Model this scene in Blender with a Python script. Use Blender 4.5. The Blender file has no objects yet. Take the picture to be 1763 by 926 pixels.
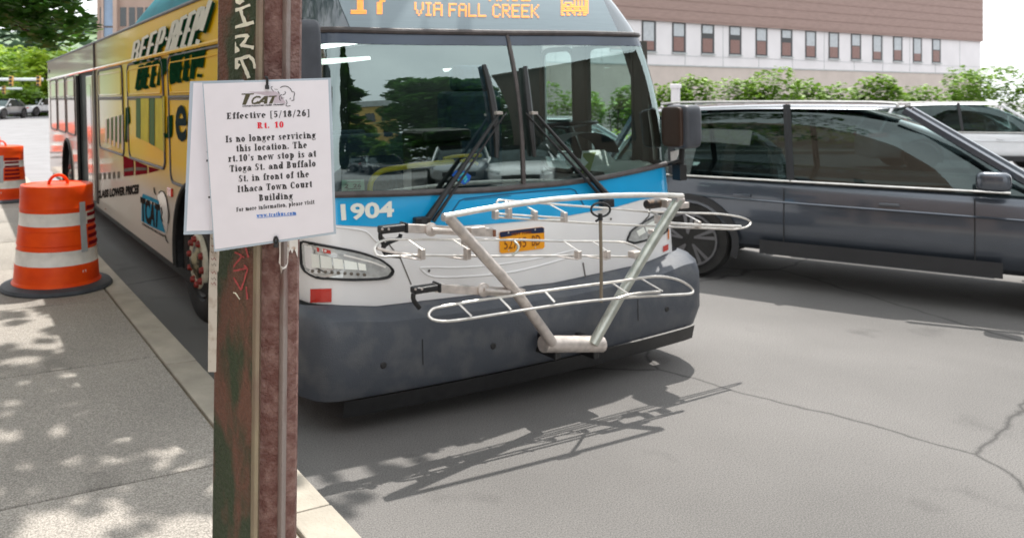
import bpy, math, random
from mathutils import Vector, Matrix
random.seed(7)
R=math.radians
S=bpy.context.scene
COL=S.collection
# ---------------------------------------------------------------- camera
F,CX,CY,H=1343.0,583.3,176.3,1.663      # focal length, principal point (px of 1763x926), eye height
cd=bpy.data.cameras.new('camera'); cam=bpy.data.objects.new('camera',cd); COL.objects.link(cam); S.camera=cam
cam.location=(0,0,H); cam.rotation_euler=(R(90),0,0)
cd.sensor_width=36; cd.lens=36*F/1763
cd.shift_x=(881.5-CX)/1763; cd.shift_y=-(463-CY)/1763
cd.clip_start=.05; cd.clip_end=3000
cd.dof.use_dof=True; cd.dof.focus_distance=1.85; cd.dof.aperture_fstop=(cd.lens/1000)/.0046
# ---------------------------------------------------------------- world and sun
SUN_EL,SUN_AZ=64,34                      # azimuth: degrees from +Y towards +X
w=bpy.data.worlds.new('World'); S.world=w; w.use_nodes=True
nt=w.node_tree; bg=nt.nodes['Background']
sky=nt.nodes.new('ShaderNodeTexSky'); sky.sky_type='NISHITA'; sky.sun_disc=False
sky.sun_elevation=R(SUN_EL); sky.sun_rotation=R(SUN_AZ); sky.air_density=1.3; sky.dust_density=3.0
tc=nt.nodes.new('ShaderNodeTexCoord'); nz=nt.nodes.new('ShaderNodeTexNoise'); nz.inputs['Scale'].default_value=2.2; nz.inputs['Detail'].default_value=6
rmp=nt.nodes.new('ShaderNodeValToRGB'); rmp.color_ramp.elements[0].position=.3; rmp.color_ramp.elements[0].color=(.6,.6,.6,1); rmp.color_ramp.elements[1].position=.65
mx=nt.nodes.new('ShaderNodeMix'); mx.data_type='RGBA'; mx.inputs['B'].default_value=(16,16.6,17,1)
nt.links.new(tc.outputs['Generated'],nz.inputs['Vector']); nt.links.new(nz.outputs['Fac'],rmp.inputs[0]); nt.links.new(rmp.outputs[0],mx.inputs['Factor'])
nt.links.new(sky.outputs[0],mx.inputs['A']); nt.links.new(mx.outputs['Result'],bg.inputs[0]); bg.inputs[1].default_value=.065
sl=bpy.data.lights.new('sun','SUN'); sl.energy=3.0; sl.angle=R(.6); sl.color=(1,.96,.9)
sun=bpy.data.objects.new('sun',sl); COL.objects.link(sun)
sd=Vector((math.cos(R(SUN_EL))*math.sin(R(SUN_AZ)),math.cos(R(SUN_EL))*math.cos(R(SUN_AZ)),math.sin(R(SUN_EL))))
sun.rotation_euler=(-sd).to_track_quat('-Z','Y').to_euler()
S.view_settings.view_transform='Standard'; S.view_settings.look='None'; S.view_settings.gamma=1; S.view_settings.use_curve_mapping=False
S.view_settings.exposure=.92
S.cycles.max_bounces=8; S.cycles.transparent_max_bounces=16; S.cycles.use_denoising=True
# ---------------------------------------------------------------- helpers
def new_mat(name):
    m=bpy.data.materials.new(name); m.use_nodes=True
    return m,m.node_tree.nodes,m.node_tree.links,m.node_tree.nodes['Principled BSDF']
def mat(name,col,rough=.5,metal=0,var=.12,scale=6,bump=0,bscale=60,coat=0,spec=.5,col2=None,thr=None,detail=6,stretch=None,emit=0):
    m,N,Lk,p=new_mat(name)
    t=N.new('ShaderNodeTexCoord'); n=N.new('ShaderNodeTexNoise'); n.inputs['Scale'].default_value=scale; n.inputs['Detail'].default_value=detail
    src=t.outputs['Object']
    if stretch:
        mp=N.new('ShaderNodeMapping'); mp.inputs['Scale'].default_value=stretch; Lk.new(src,mp.inputs['Vector']); src=mp.outputs[0]
    Lk.new(src,n.inputs['Vector'])
    r=N.new('ShaderNodeValToRGB'); e=r.color_ramp.elements
    a=tuple(max(0,c*(1-var)) for c in col)+(1,); b=tuple(min(1,c*(1+var)) for c in col)+(1,)
    if col2: a=tuple(col)+(1,); b=tuple(col2)+(1,)
    e[0].color=a; e[1].color=b
    e[0].position,e[1].position=thr if thr else (.3,.7)
    Lk.new(n.outputs['Fac'],r.inputs[0]); Lk.new(r.outputs[0],p.inputs['Base Color'])
    p.inputs['Roughness'].default_value=rough; p.inputs['Metallic'].default_value=metal
    p.inputs['Specular IOR Level'].default_value=spec
    if coat: p.inputs['Coat Weight'].default_value=coat; p.inputs['Coat Roughness'].default_value=.06
    if emit: Lk.new(r.outputs[0],p.inputs['Emission Color']); p.inputs['Emission Strength'].default_value=emit
    if bump:
        n2=N.new('ShaderNodeTexNoise'); n2.inputs['Scale'].default_value=bscale; n2.inputs['Detail'].default_value=5; Lk.new(t.outputs['Object'],n2.inputs['Vector'])
        b_=N.new('ShaderNodeBump'); b_.inputs['Strength'].default_value=bump; b_.inputs['Distance'].default_value=.01
        Lk.new(n2.outputs['Fac'],b_.inputs['Height']); Lk.new(b_.outputs[0],p.inputs['Normal'])
    return m
def glass_mat(name,tint,ior=1.6,rough=.01):
    m=bpy.data.materials.new(name); m.use_nodes=True; N=m.node_tree.nodes; Lk=m.node_tree.links; N.clear()
    o=N.new('ShaderNodeOutputMaterial'); mixs=N.new('ShaderNodeMixShader'); tr=N.new('ShaderNodeBsdfTransparent'); gl=N.new('ShaderNodeBsdfGlossy'); fr=N.new('ShaderNodeFresnel')
    fr.inputs['IOR'].default_value=ior; gl.inputs['Roughness'].default_value=rough; gl.inputs['Color'].default_value=(.84,1,.98,1)
    t=N.new('ShaderNodeTexCoord'); n=N.new('ShaderNodeTexNoise'); n.inputs['Scale'].default_value=3; r=N.new('ShaderNodeValToRGB')
    r.color_ramp.elements[0].color=tuple(c*.95 for c in tint)+(1,); r.color_ramp.elements[1].color=tuple(tint)+(1,)
    Lk.new(t.outputs['Object'],n.inputs['Vector']); Lk.new(n.outputs['Fac'],r.inputs[0]); Lk.new(r.outputs[0],tr.inputs['Color'])
    Lk.new(fr.outputs[0],mixs.inputs[0]); Lk.new(tr.outputs[0],mixs.inputs[1]); Lk.new(gl.outputs[0],mixs.inputs[2]); Lk.new(mixs.outputs[0],o.inputs[0])
    return m
def leaf_mat(name,c1,c2,tr=.35):
    m,N,Lk,p=new_mat(name); o=N['Material Output']
    t=N.new('ShaderNodeTexCoord'); n=N.new('ShaderNodeTexNoise'); n.inputs['Scale'].default_value=1.3; n.inputs['Detail'].default_value=8
    r=N.new('ShaderNodeValToRGB'); r.color_ramp.elements[0].position=.32; r.color_ramp.elements[1].position=.68
    r.color_ramp.elements[0].color=tuple(c1)+(1,); r.color_ramp.elements[1].color=tuple(c2)+(1,)
    Lk.new(t.outputs['Object'],n.inputs['Vector']); Lk.new(n.outputs['Fac'],r.inputs[0]); Lk.new(r.outputs[0],p.inputs['Base Color']); p.inputs['Roughness'].default_value=.5
    tl=N.new('ShaderNodeBsdfTranslucent'); ms=N.new('ShaderNodeMixShader'); ms.inputs[0].default_value=tr
    Lk.new(r.outputs[0],tl.inputs['Color']); Lk.new(p.outputs[0],ms.inputs[1]); Lk.new(tl.outputs[0],ms.inputs[2]); Lk.new(ms.outputs[0],o.inputs[0])
    return m
class MB:
    def __init__(s): s.v=[]; s.f=[]; s.m=[]
    def add(s,vs,fs,mi=0):
        k=len(s.v); s.v+= [tuple(v) for v in vs]; s.f+= [tuple(i+k for i in f) for f in fs]; s.m+=[mi]*len(fs)
        return s
    def quad(s,a,b,c,d,mi=0): return s.add([a,b,c,d],[(0,1,2,3)],mi)
    def box(s,x0,x1,y0,y1,z0,z1,mi=0):
        return s.add([(x0,y0,z0),(x1,y0,z0),(x1,y1,z0),(x0,y1,z0),(x0,y0,z1),(x1,y0,z1),(x1,y1,z1),(x0,y1,z1)],
            [(0,3,2,1),(4,5,6,7),(0,1,5,4),(1,2,6,5),(2,3,7,6),(3,0,4,7)],mi)
    def grid(s,fn,nu,nv,mi=0,wrapu=False):
        vs=[fn(i,j) for j in range(nv+1) for i in range(nu+(0 if wrapu else 1))]; n=nu+(0 if wrapu else 1)
        fs=[]
        for j in range(nv):
            for i in range(nu):
                i2=(i+1)%n
                fs.append((j*n+i,j*n+i2,(j+1)*n+i2,(j+1)*n+i))
        return s.add(vs,fs,mi)
    def tube(s,pts,r,n=8,mi=0,closed=False,smooth=0,cap=True,flat=1):
        pts=[Vector(p) for p in pts]
        if smooth: pts=catmull(pts,smooth,closed)
        m=len(pts); rings=[]; up=None
        if isinstance(r,(list,tuple)) and len(r)!=m: r=[r[min(len(r)-1,int(i*(len(r)-1)/(m-1)))]*(1-(i*(len(r)-1)/(m-1))%1)+r[min(len(r)-1,int(i*(len(r)-1)/(m-1))+1)]*((i*(len(r)-1)/(m-1))%1) for i in range(m)]
        for i,p in enumerate(pts):
            a=pts[i-1] if (i>0 or closed) else p; b=pts[(i+1)%m] if (i<m-1 or closed) else p
            d=(b-a)
            if d.length<1e-9: d=Vector((0,0,1))
            d.normalize()
            if up is None: up=Vector((0,0,1)) if abs(d.z)<.9 else Vector((1,0,0))
            x=d.cross(up)
            if x.length<1e-6: x=d.orthogonal()
            x.normalize(); y=x.cross(d).normalized(); up=y
            rr=r[i] if isinstance(r,(list,tuple)) else r
            rings.append([p+x*rr*math.cos(2*math.pi*k/n)+y*rr*flat*math.sin(2*math.pi*k/n) for k in range(n)])
        vs=[v for g in rings for v in g]; fs=[]
        for i in range(m if closed else m-1):
            for k in range(n):
                a=i*n+k;b=i*n+(k+1)%n; c=((i+1)%m)*n+(k+1)%n; d=((i+1)%m)*n+k; fs.append((a,b,c,d))
        if cap and not closed: fs.append(tuple(range(n))[::-1]); fs.append(tuple((m-1)*n+k for k in range(n)))
        return s.add(vs,fs,mi)
    def lathe(s,prof,n=32,c=(0,0,0),mi=0,axis='z'):
        def f(i,j):
            r,z=prof[j]; a=2*math.pi*i/n
            if axis=='z': return (c[0]+r*math.cos(a),c[1]+r*math.sin(a),c[2]+z)
            return (c[0]+z,c[1]+r*math.cos(a),c[2]+r*math.sin(a))   # axis x
        return s.grid(f,n,len(prof)-1,mi,True)
    def build(s,name,mats,parent=None,smooth=False,bevel=0,rec=True):
        me=bpy.data.meshes.new(name); me.from_pydata(s.v,[],s.f)
        if not isinstance(mats,(list,tuple)): mats=[mats]
        for m in mats: me.materials.append(m)
        me.polygons.foreach_set('material_index',s.m)
        if smooth: me.polygons.foreach_set('use_smooth',[True]*len(me.polygons))
        me.update()
        if rec:
            import bmesh
            b=bmesh.new(); b.from_mesh(me); bmesh.ops.recalc_face_normals(b,faces=b.faces[:]); b.to_mesh(me); b.free()
        if smooth:
            try: me.set_sharp_from_angle(angle=R(38))
            except Exception: pass
        o=bpy.data.objects.new(name,me); COL.objects.link(o)
        if parent: o.parent=parent
        if bevel:
            bv=o.modifiers.new('bevel','BEVEL'); bv.width=bevel; bv.segments=2; bv.limit_method='ANGLE'
        return o
def catmull(p,k,closed=False):
    out=[];n=len(p)
    for i in range(n if closed else n-1):
        g=lambda j:p[j%n] if closed else p[max(0,min(n-1,j))]
        a,b,c,d=g(i-1),g(i),g(i+1),g(i+2)
        for t in range(k):
            u=t/k; out.append(.5*((2*b)+(c-a)*u+(2*a-5*b+4*c-d)*u*u+(3*b-a-3*c+d)*u**3))
    if not closed: out.append(p[-1])
    return out
def empty(name,loc=(0,0,0),rz=0):
    o=bpy.data.objects.new(name,None); COL.objects.link(o); o.location=loc; o.rotation_euler=(0,0,rz); o.empty_display_size=.1; return o
def tag(o,label,cat,group=None):
    o['label']=label; o['category']=cat
    if group: o['group']=group
    return o
def struct(o): o['kind']='structure'; return o
def copy_tree(o,parent=None):
    c=o.copy(); COL.objects.link(c); c.parent=parent
    for ch in [x for x in list(bpy.data.objects) if x.parent==o]: copy_tree(ch,c)
    return c
def interp(tab,x):
    if x<=tab[0][0]: return tab[0][1]
    for (a,b),(c,d) in zip(tab,tab[1:]):
        if x<=c: return b+(d-b)*(x-a)/(c-a) if c!=a else d
    return tab[-1][1]
# a direction read off the photograph, met with a surface that stands in the place
def P(x,y,Y): return Vector(((x-CX)/F*Y,Y,H-(y-CY)/F*Y))
def G(x,y,z=0):
    Y=F*(H-z)/(y-CY); return Vector(((x-CX)/F*Y,Y,z))
# ---- the bus frame: x across (towards the driver side), y from the nose to the tail, z up; it kneels to the kerb
TH,UC,SC,BR,BP=.4555,-2.9278,-3.5593,.0255,.0023
c_,s_=math.cos(TH),math.sin(TH)
def b2w(u,s,z):
    z+=.19; u2=u-BR*z; z2=z+BR*u; z3=z2+BP*(s-9.4); s3=s-BP*z2
    return Vector(((u2-UC)*c_-(s3-SC)*s_,(u2-UC)*s_+(s3-SC)*c_,z3-.19))
O=b2w(0,0,0); EX=b2w(1,0,0)-O; EY=b2w(0,1,0)-O; EZ=b2w(0,0,1)-O
MBUS=Matrix(((EX.x,EY.x,EZ.x,O.x),(EX.y,EY.y,EZ.y,O.y),(EX.z,EY.z,EZ.z,O.z),(0,0,0,1)))
MINV=MBUS.inverted()
CL=MINV@Vector((0,0,H))
def ldir(x,y): return MINV.to_3x3()@Vector(((x-CX)/F,1,-(y-CY)/F))
def LS(x,y,s0):                 # on the plane s = s0
    d=ldir(x,y); return CL+d*((s0-CL.y)/d.y)
def SD(x,y,off=0,u0=-1.295):    # on the kerb side wall
    d=ldir(x,y); return CL+d*((u0-off-CL.x)/d.x)
ZB,ZT=1.2,2.09
def halfw(u,z):
    wd=1.295 if u<0 else 1.355
    if z>ZB: wd-=.1*min(1,(z-ZB)/.9)**1.2+max(0,z-ZT)*.32
    return wd
def rake(z):
    if z<ZB: return -.05*math.sin(min(1,(ZB-z)/.7)*math.pi*.5)
    if z<ZT: return .13*((z-ZB)/(ZT-ZB))**2.5
    return .13+.45*(z-ZT)+.5*(z-ZT)**2
def FS(u,z,wx=0):
    wd=halfw(u,z)+wx; a=max(0,min(1,(abs(u)-(wd-.18))/.18))
    return .06*(min(abs(u),wd)/1.25)**2+.18*(1-math.sqrt(max(0,1-a*a)))+rake(z)
def FR(x,y,off=0):              # on the front shell, off metres proud of it
    d=ldir(x,y); t0=(-.6-CL.y)/d.y; best=None
    def g(t):
        q=CL+d*t; wd=halfw(q.x,q.z)
        return q.y-(FS(q.x,q.z)-off)-(0 if abs(q.x)<=wd else -40*(abs(q.x)-wd)), q
    t=t0; st=.02; prev,_=g(t)
    bestv=1e9
    for _ in range(150):
        t2=t+st; v,q=g(t2)
        if abs(v)<bestv: bestv=abs(v); best=q
        if prev<0<=v:
            a,b=t,t2
            for _ in range(24):
                m=(a+b)/2
                if g(m)[0]<0: a=m
                else: b=m
            q=CL+d*b
            return Vector((q.x,FS(q.x,q.z)-off,q.z))
        prev=v; t=t2
    wd=halfw(best.x,best.z); bx=max(-wd,min(wd,best.x))
    return Vector((bx,FS(bx,best.z)-off,best.z))
def ucurve(pxs):
    t=sorted((FR(x,y).x,FR(x,y).z) for x,y in pxs); umin=t[0][0]
    def f(u):
        if u<umin: u=min(abs(u),t[-1][0])
        return interp(t,u)
    return f
def band(mb,flo,fhi,u0,u1,nu,nz,off=0,mi=0,wx=0):
    def fn(i,j):
        u=u0+(u1-u0)*i/nu; a,b=flo(u),fhi(u); z=a+(b-a)*j/nz
        wd=halfw(u,z)+wx; uu=max(-wd,min(wd,u*(wd/(halfw(u,ZB)+wx)) if abs(u)>.3 else u))
        return (uu,FS(uu,z,wx)-off,z)
    return mb.grid(fn,nu,nz,mi)
def poly_on(mb,pts,surf,off,mi=0,rings=3):
    cx=sum(p[0] for p in pts)/len(pts); cy=sum(p[1] for p in pts)/len(pts); n=len(pts)
    vs=[surf(cx,cy,off)]
    for k in range(1,rings+1):
        for x,y in pts: vs.append(surf(cx+(x-cx)*k/rings,cy+(y-cy)*k/rings,off))
    fs=[(0,1+i,1+(i+1)%n) for i in range(n)]
    for k in range(1,rings):
        for i in range(n): a=1+(k-1)*n; b=1+k*n; fs.append((a+i,b+i,b+(i+1)%n,a+(i+1)%n))
    return mb.add(vs,fs,mi)
def ribbon(mb,pts,surf,off,wpx,mi=0,closed=False):
    pts=[Vector((p[0],p[1])) for p in pts]; n=len(pts); L_=[];Rr=[]
    for i,p in enumerate(pts):
        a=pts[i-1] if (i>0 or closed) else p; b=pts[(i+1)%n] if (i<n-1 or closed) else p
        d=(b-a).normalized(); nn=Vector((-d.y,d.x)); ww=(wpx[i] if isinstance(wpx,(list,tuple)) else wpx)/2
        L_.append(surf(p.x+nn.x*ww,p.y+nn.y*ww,off)); Rr.append(surf(p.x-nn.x*ww,p.y-nn.y*ww,off))
    fs=[(i,(i+1)%n,n+(i+1)%n,n+i) for i in range(n if closed else n-1)]
    return mb.add(L_+Rr,fs,mi)
# text as flat print: outlines of the built-in font, laid into a quad read off the photograph
def text_mesh(txt,bold=.0,shear=0):
    c=bpy.data.curves.new('t','FONT'); c.body=txt; c.size=1; c.offset=bold; c.shear=shear; c.resolution_u=3
    o=bpy.data.objects.new('t',c); COL.objects.link(o); dg=bpy.context.evaluated_depsgraph_get()
    me=bpy.data.meshes.new_from_object(o.evaluated_get(dg)); bpy.data.objects.remove(o); 
    vs=[(v.co.x,v.co.y) for v in me.vertices]; fs=[tuple(p.vertices) for p in me.polygons]
    x0=min(v[0] for v in vs);x1=max(v[0] for v in vs);y0=min(v[1] for v in vs);y1=max(v[1] for v in vs)
    return [((x-x0)/(x1-x0),(y-y0)/(y1-y0)) for x,y in vs],fs
def lay(mb,vf,quad,surf,off,mi=0):      # quad: TL,TR,BR,BL
    vs,fs=vf; tl,tr,br,bl=[Vector(q) for q in quad]
    out=[]
    for a,b in vs:
        p=(bl.lerp(br,a)).lerp(tl.lerp(tr,a),b); out.append(surf(p.x,p.y,off))
    return mb.add(out,fs,mi)
# ---------------------------------------------------------------- materials
M={}
M['asphalt']=mat('asphalt',(.155,.148,.142),.85,var=.16,scale=2.2,bump=.5,bscale=90)
def road_mat(name,base,crack=.5):
    m,N,Lk,p=new_mat(name); t=N.new('ShaderNodeTexCoord')
    def nz_(sc,de=4): n=N.new('ShaderNodeTexNoise'); n.inputs['Scale'].default_value=sc; n.inputs['Detail'].default_value=de; Lk.new(t.outputs['Object'],n.inputs['Vector']); return n
    def ramp(src,p0,c0,p1,c1): r=N.new('ShaderNodeValToRGB'); e=r.color_ramp.elements; e[0].position=p0; e[0].color=(c0,c0,c0,1); e[1].position=p1; e[1].color=(c1,c1,c1,1); Lk.new(src,r.inputs[0]); return r.outputs[0]
    a=ramp(nz_(170,3).outputs['Fac'],.36,.62,.66,1.35); b_=ramp(nz_(.55,7).outputs['Fac'],.32,.78,.68,1.14); st2=ramp(nz_(1.7,8).outputs['Fac'],.62,1,.72,.72)
    vo=N.new('ShaderNodeTexVoronoi'); vo.feature='DISTANCE_TO_EDGE'; vo.inputs['Scale'].default_value=.42; ww=nz_(2.5,6); mxv=N.new('ShaderNodeMix'); mxv.data_type='RGBA'; mxv.inputs['Factor'].default_value=.16; Lk.new(t.outputs['Object'],mxv.inputs['A']); Lk.new(ww.outputs['Color'],mxv.inputs['B']); Lk.new(mxv.outputs['Result'],vo.inputs['Vector'])
    ck=ramp(vo.outputs['Distance'],.0,1-crack,.006,1)
    cur=None
    for q in (a,b_,st2,ck):
        if cur is None: cur=q; continue
        mm=N.new('ShaderNodeMix'); mm.data_type='RGBA'; mm.blend_type='MULTIPLY'; mm.inputs['Factor'].default_value=1; Lk.new(cur,mm.inputs['A']); Lk.new(q,mm.inputs['B']); cur=mm.outputs['Result']
    mm=N.new('ShaderNodeMix'); mm.data_type='RGBA'; mm.blend_type='MULTIPLY'; mm.inputs['Factor'].default_value=1; mm.inputs['B'].default_value=tuple(base)+(1,); Lk.new(cur,mm.inputs['A']); Lk.new(mm.outputs['Result'],p.inputs['Base Color'])
    p.inputs['Roughness'].default_value=.85; bp_=N.new('ShaderNodeBump'); bp_.inputs['Strength'].default_value=.6; bp_.inputs['Distance'].default_value=.006; Lk.new(nz_(120,5).outputs['Fac'],bp_.inputs['Height']); Lk.new(bp_.outputs[0],p.inputs['Normal'])
    return m
M['asphalt']=road_mat('asphalt',(.16,.152,.145),.65)
M['concrete2']=road_mat('paving_concrete',(.36,.33,.295),.0)
M['asphalt_far']=mat('asphalt_far',(.235,.23,.235),.85,var=.1,scale=1.2,bump=.3,bscale=40)
M['concrete']=mat('concrete',(.38,.35,.31),.85,var=.14,scale=3,bump=.35,bscale=80)
M['kerb']=mat('kerb_stone',(.40,.36,.30),.8,var=.18,scale=5,bump=.4,bscale=70)
M['soil']=mat('soil',(.16,.13,.09),.95,var=.3,scale=4)
M['white']=mat('white_body_paint',(.80,.785,.78),.28,var=.05,scale=2.5,coat=.5)
M['blue']=mat('blue_body_paint',(.008,.36,.70),.28,var=.06,scale=3,coat=.6)
M['bluedark']=mat('blue_shut_line',(.004,.10,.22),.5)
M['seam']=mat('seam_sealant',(.10,.09,.08),.7)
M['gasket']=mat('gasket_rubber',(.075,.062,.06),.5,var=.3,scale=14,bump=.25,bscale=40)
M['black']=mat('black_plastic',(.013,.013,.014),.42,var=.3,scale=20,bump=.1)
M['rubber']=mat('tyre_rubber',(.018,.017,.016),.75,var=.3,scale=14,bump=.3)
M['bumper']=mat('bumper_plastic',(.062,.070,.086),.5,col2=(.115,.118,.125),scale=9,thr=(.45,.8),detail=9,bump=.35,bscale=170)
M['mirror']=mat('mirror_housing',(.06,.065,.078),.42,var=.15,scale=12,bump=.15,bscale=200)
M['mirrorbrown']=mat('mirror_inner_panel',(.045,.024,.017),.35)
M['glass']=glass_mat('windscreen_glass',(.86,.98,.94),2.75)
M['sideglass']=glass_mat('side_glass',(.66,.82,.80),1.3)
M['carglass']=glass_mat('car_glass',(.16,.2,.2),1.7)
M['signglass']=mat('sign_window',(.055,.075,.09),.12,var=.1,scale=3,spec=1,coat=.8)
M['signbox']=mat('sign_panel',(.20,.26,.29),.3,var=.06,scale=4,spec=.8,stretch=(1,1,60))
M['led']=mat('amber_led',(1,.29,.055),.5,var=.15,scale=40,emit=.75)
M['alu']=mat('brushed_aluminium',(.72,.69,.65),.3,metal=.7,var=.14,scale=18,bump=.12,bscale=220)
M['alu2']=mat('worn_aluminium',(.60,.54,.50),.38,metal=.55,var=.2,scale=22,bump=.15,bscale=150)
M['steel']=mat('grey_green_steel',(.46,.47,.42),.35,metal=.7,var=.2,scale=16)
M['rustend']=mat('rusty_end',(.22,.09,.05),.7,var=.3,scale=40)
M['griprust']=mat('rusted_black_grip',(.02,.015,.012),.5,col2=(.20,.12,.07),scale=25,thr=(.5,.7))
M['strap']=mat('tan_cord',(.22,.18,.13),.8)
M['yellow']=mat('yellow_wrap',(.74,.48,.012),.2,coat=.8,col2=(.60,.42,.05),scale=.8)
M['cream']=mat('cream_wrap',(.52,.45,.32),.3,spec=.1,col2=(.60,.52,.42),scale=.9)
M['pale']=mat('pale_wrap',(.50,.43,.39),.18,coat=.9,col2=(.60,.53,.48),scale=1.1,stretch=(1,2.5,.5))
M['printwhite']=mat('print_white',(.80,.80,.72),.7,spec=.0,var=.04)
M['printgreen']=mat('print_dark_green',(.010,.05,.022),.7,spec=.0)
M['printlime']=mat('print_lime',(.56,.50,.02),.5,spec=.05)
M['printgrass']=mat('print_green',(.05,.13,.02),.5,spec=.05)
M['printnavy']=mat('print_slate',(.035,.055,.06),.7,spec=.0)
M['printred']=mat('print_maroon',(.20,.015,.022),.7,spec=.0)
M['printgrey']=mat('print_grey',(.16,.14,.12),.7,spec=.0)
M['printdark']=mat('print_charcoal',(.035,.03,.028),.7,spec=.0)
M['printblue']=mat('print_blue',(.05,.26,.40),.7,spec=.0)
M['teal']=mat('teal_pod_paint',(.012,.17,.22),.65,spec=.08,col2=(.02,.25,.31),scale=1.5)
M['red']=mat('red_lens',(.55,.02,.01),.2,coat=.8)
M['orange']=mat('orange_lens',(.75,.22,.02),.25,coat=.8)
M['orange_plastic']=mat('orange_plastic',(.95,.10,.006),.45,spec=.25,bump=.1,bscale=30,scale=5,col2=(.72,.045,.005),thr=(.3,.75))
M['sheeting']=mat('white_sheeting',(.80,.78,.74),.4,var=.1,scale=12,bump=.1,bscale=50)
M['sheetgrey']=mat('grey_sheeting',(.42,.45,.48),.35,var=.1,scale=12)
M['base_rubber']=mat('base_rubber',(.055,.062,.075),.7,var=.25,scale=9,bump=.3)
M['paper']=mat('paper',(.80,.77,.82),.5,var=.02,scale=30,coat=.35,bump=.06,bscale=14)
M['laminate']=mat('laminate_edge',(.42,.50,.58),.12,var=.06,scale=10,coat=1)
M['ink']=mat('ink_black',(.02,.018,.02),.4)
M['inkolive']=mat('ink_olive',(.07,.06,.025),.45)
M['inkred']=mat('ink_red',(.75,.005,.03),.4)
M['inkblue']=mat('ink_blue',(.0,.17,.62),.4)
M['inkpink']=mat('ink_pale_mauve',(.55,.47,.53),.5)
M['rustbrown']=mat('brown_post_paint',(.15,.060,.048),.45,col2=(.27,.155,.13),scale=48,thr=(.4,.66),detail=10,bump=.8,bscale=160)
M['rustdark']=mat('dark_post_paint',(.036,.055,.024),.45,col2=(.15,.066,.042),scale=11,thr=(.44,.56),detail=12,bump=.8,bscale=120,stretch=(1.5,1.5,.55))
M['rustgreen']=mat('green_post_paint',(.025,.055,.022),.5,col2=(.06,.05,.02),scale=9,thr=(.4,.7),bump=.4,bscale=120,stretch=(1.5,1.5,.4))
M['ridge']=mat('worn_ridge_paint',(.20,.135,.10),.5,col2=(.30,.25,.16),scale=22,thr=(.35,.65),bump=.3,stretch=(1,1,.3))
M['ridgegrey']=mat('grey_ridge_paint',(.27,.22,.20),.5,col2=(.16,.075,.06),scale=30,thr=(.5,.75),bump=.3,stretch=(1,1,.35))
M['paintwhite']=mat('white_graffiti',(.82,.79,.64),.5,var=.15,scale=60)
M['paintred']=mat('red_graffiti',(.42,.07,.07),.5,var=.2,scale=60)
M['peel']=mat('peeled_white_paint',(.78,.72,.66),.6,col2=(.42,.22,.10),scale=70,thr=(.58,.75),bump=.4)
M['sticker']=mat('old_sticker',(.52,.47,.40),.5,col2=(.28,.20,.14),scale=50,thr=(.5,.75))
M['dash']=mat('dashboard_plastic',(.05,.075,.075),.6,var=.1)
M['interior']=mat('interior_panel',(.025,.035,.033),.7,var=.2)
M['interior_frame']=mat('interior_window_frame',(.06,.055,.045),.6)
M['yellowrail']=mat('yellow_handrail',(.95,.72,.01),.35,var=.05)
M['seat']=mat('seat_fabric',(.03,.06,.09),.9,var=.3,scale=30)
M['lampwhite']=mat('lamp_diffuser',(.9,1,.92),.5,var=.02,emit=1.1)
M['fillglow']=mat('cabin_fill_glow',(.95,1,.95),.5,var=.02,emit=2.8)
M['nutred']=mat('dirty_red_plastic',(.40,.02,.012),.5,col2=(.10,.02,.01),scale=30)
M['chrome']=mat('chrome_reflector',(.93,.96,.90),.3,metal=.2,var=.05)
M['lens']=mat('lamp_reflector',(.52,.53,.52),.2,metal=.3,var=.2,scale=30,coat=.8)
M['platey']=mat('plate_orange',(.85,.34,.005),.4,var=.04)
M['platen']=mat('plate_navy',(.01,.018,.06),.4)
M['platetext']=mat('plate_lettering',(.16,.03,.0),.5)
M['rim']=mat('wheel_cream',(.62,.58,.46),.5,var=.2,scale=20)
M['hubrim']=mat('greasy_hub',(.03,.028,.02),.6,col2=(.36,.32,.2),scale=14,thr=(.45,.62))
M['hubdark']=mat('hub_grease',(.035,.03,.022),.6,var=.4,scale=25)
M['brick']=mat('brown_cladding',(.29,.20,.175),.85,var=.12,scale=2,stretch=(1,1,9))
M['wallwhite']=mat('pale_wall_panel',(.66,.63,.64),.8,var=.05,scale=.8)
M['wallbase']=mat('base_stone',(.50,.43,.39),.85,var=.07,scale=1.2)
M['darkpane']=mat('dark_window_pane',(.02,.025,.028),.08,var=.2,scale=2,spec=1)
M['blind']=mat('window_blind',(.42,.44,.46),.7)
M['frame']=mat('window_frame_dark',(.03,.03,.032),.5)
M['tan']=mat('tan_brick',(.38,.27,.22),.85,var=.1,scale=1)
M['tanpanel']=mat('tan_pier',(.45,.33,.27),.85,var=.08,scale=1)
M['blueglass']=mat('blue_curtain_glass',(.18,.26,.38),.12,var=.2,scale=.7,spec=1)
M['housewhite']=mat('house_white',(.66,.66,.66),.8)
M['roofgrey']=mat('roof_grey',(.24,.22,.24),.9)
M['darkwood']=mat('dark_fence',(.03,.03,.035),.8)
M['ochre']=mat('ochre_stucco',(.58,.38,.12),.85,var=.08,scale=1)
M['cornice']=mat('grey_cornice',(.40,.42,.42),.8)
M['greywall']=mat('dark_brown_wall',(.10,.075,.06),.9)
M['pole']=mat('galvanised',(.62,.66,.66),.5,metal=.3)
M['signal']=mat('signal_yellow',(.60,.34,.08),.5)
M['bark']=mat('bark',(.08,.06,.045),.95,var=.3,scale=8,bump=.6,bscale=20)
M['leafD']=leaf_mat('leaf_deep_green',(.012,.045,.008),(.07,.17,.02))
M['leafM2']=leaf_mat('leaf_branch_green',(.025,.09,.010),(.10,.25,.03),.45)
M['leafR']=leaf_mat('leaf_dark_green',(.035,.11,.02),(.13,.30,.06),.3)
M['leafM']=leaf_mat('leaf_mid_green',(.08,.17,.015),(.24,.40,.035),.4)
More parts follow.
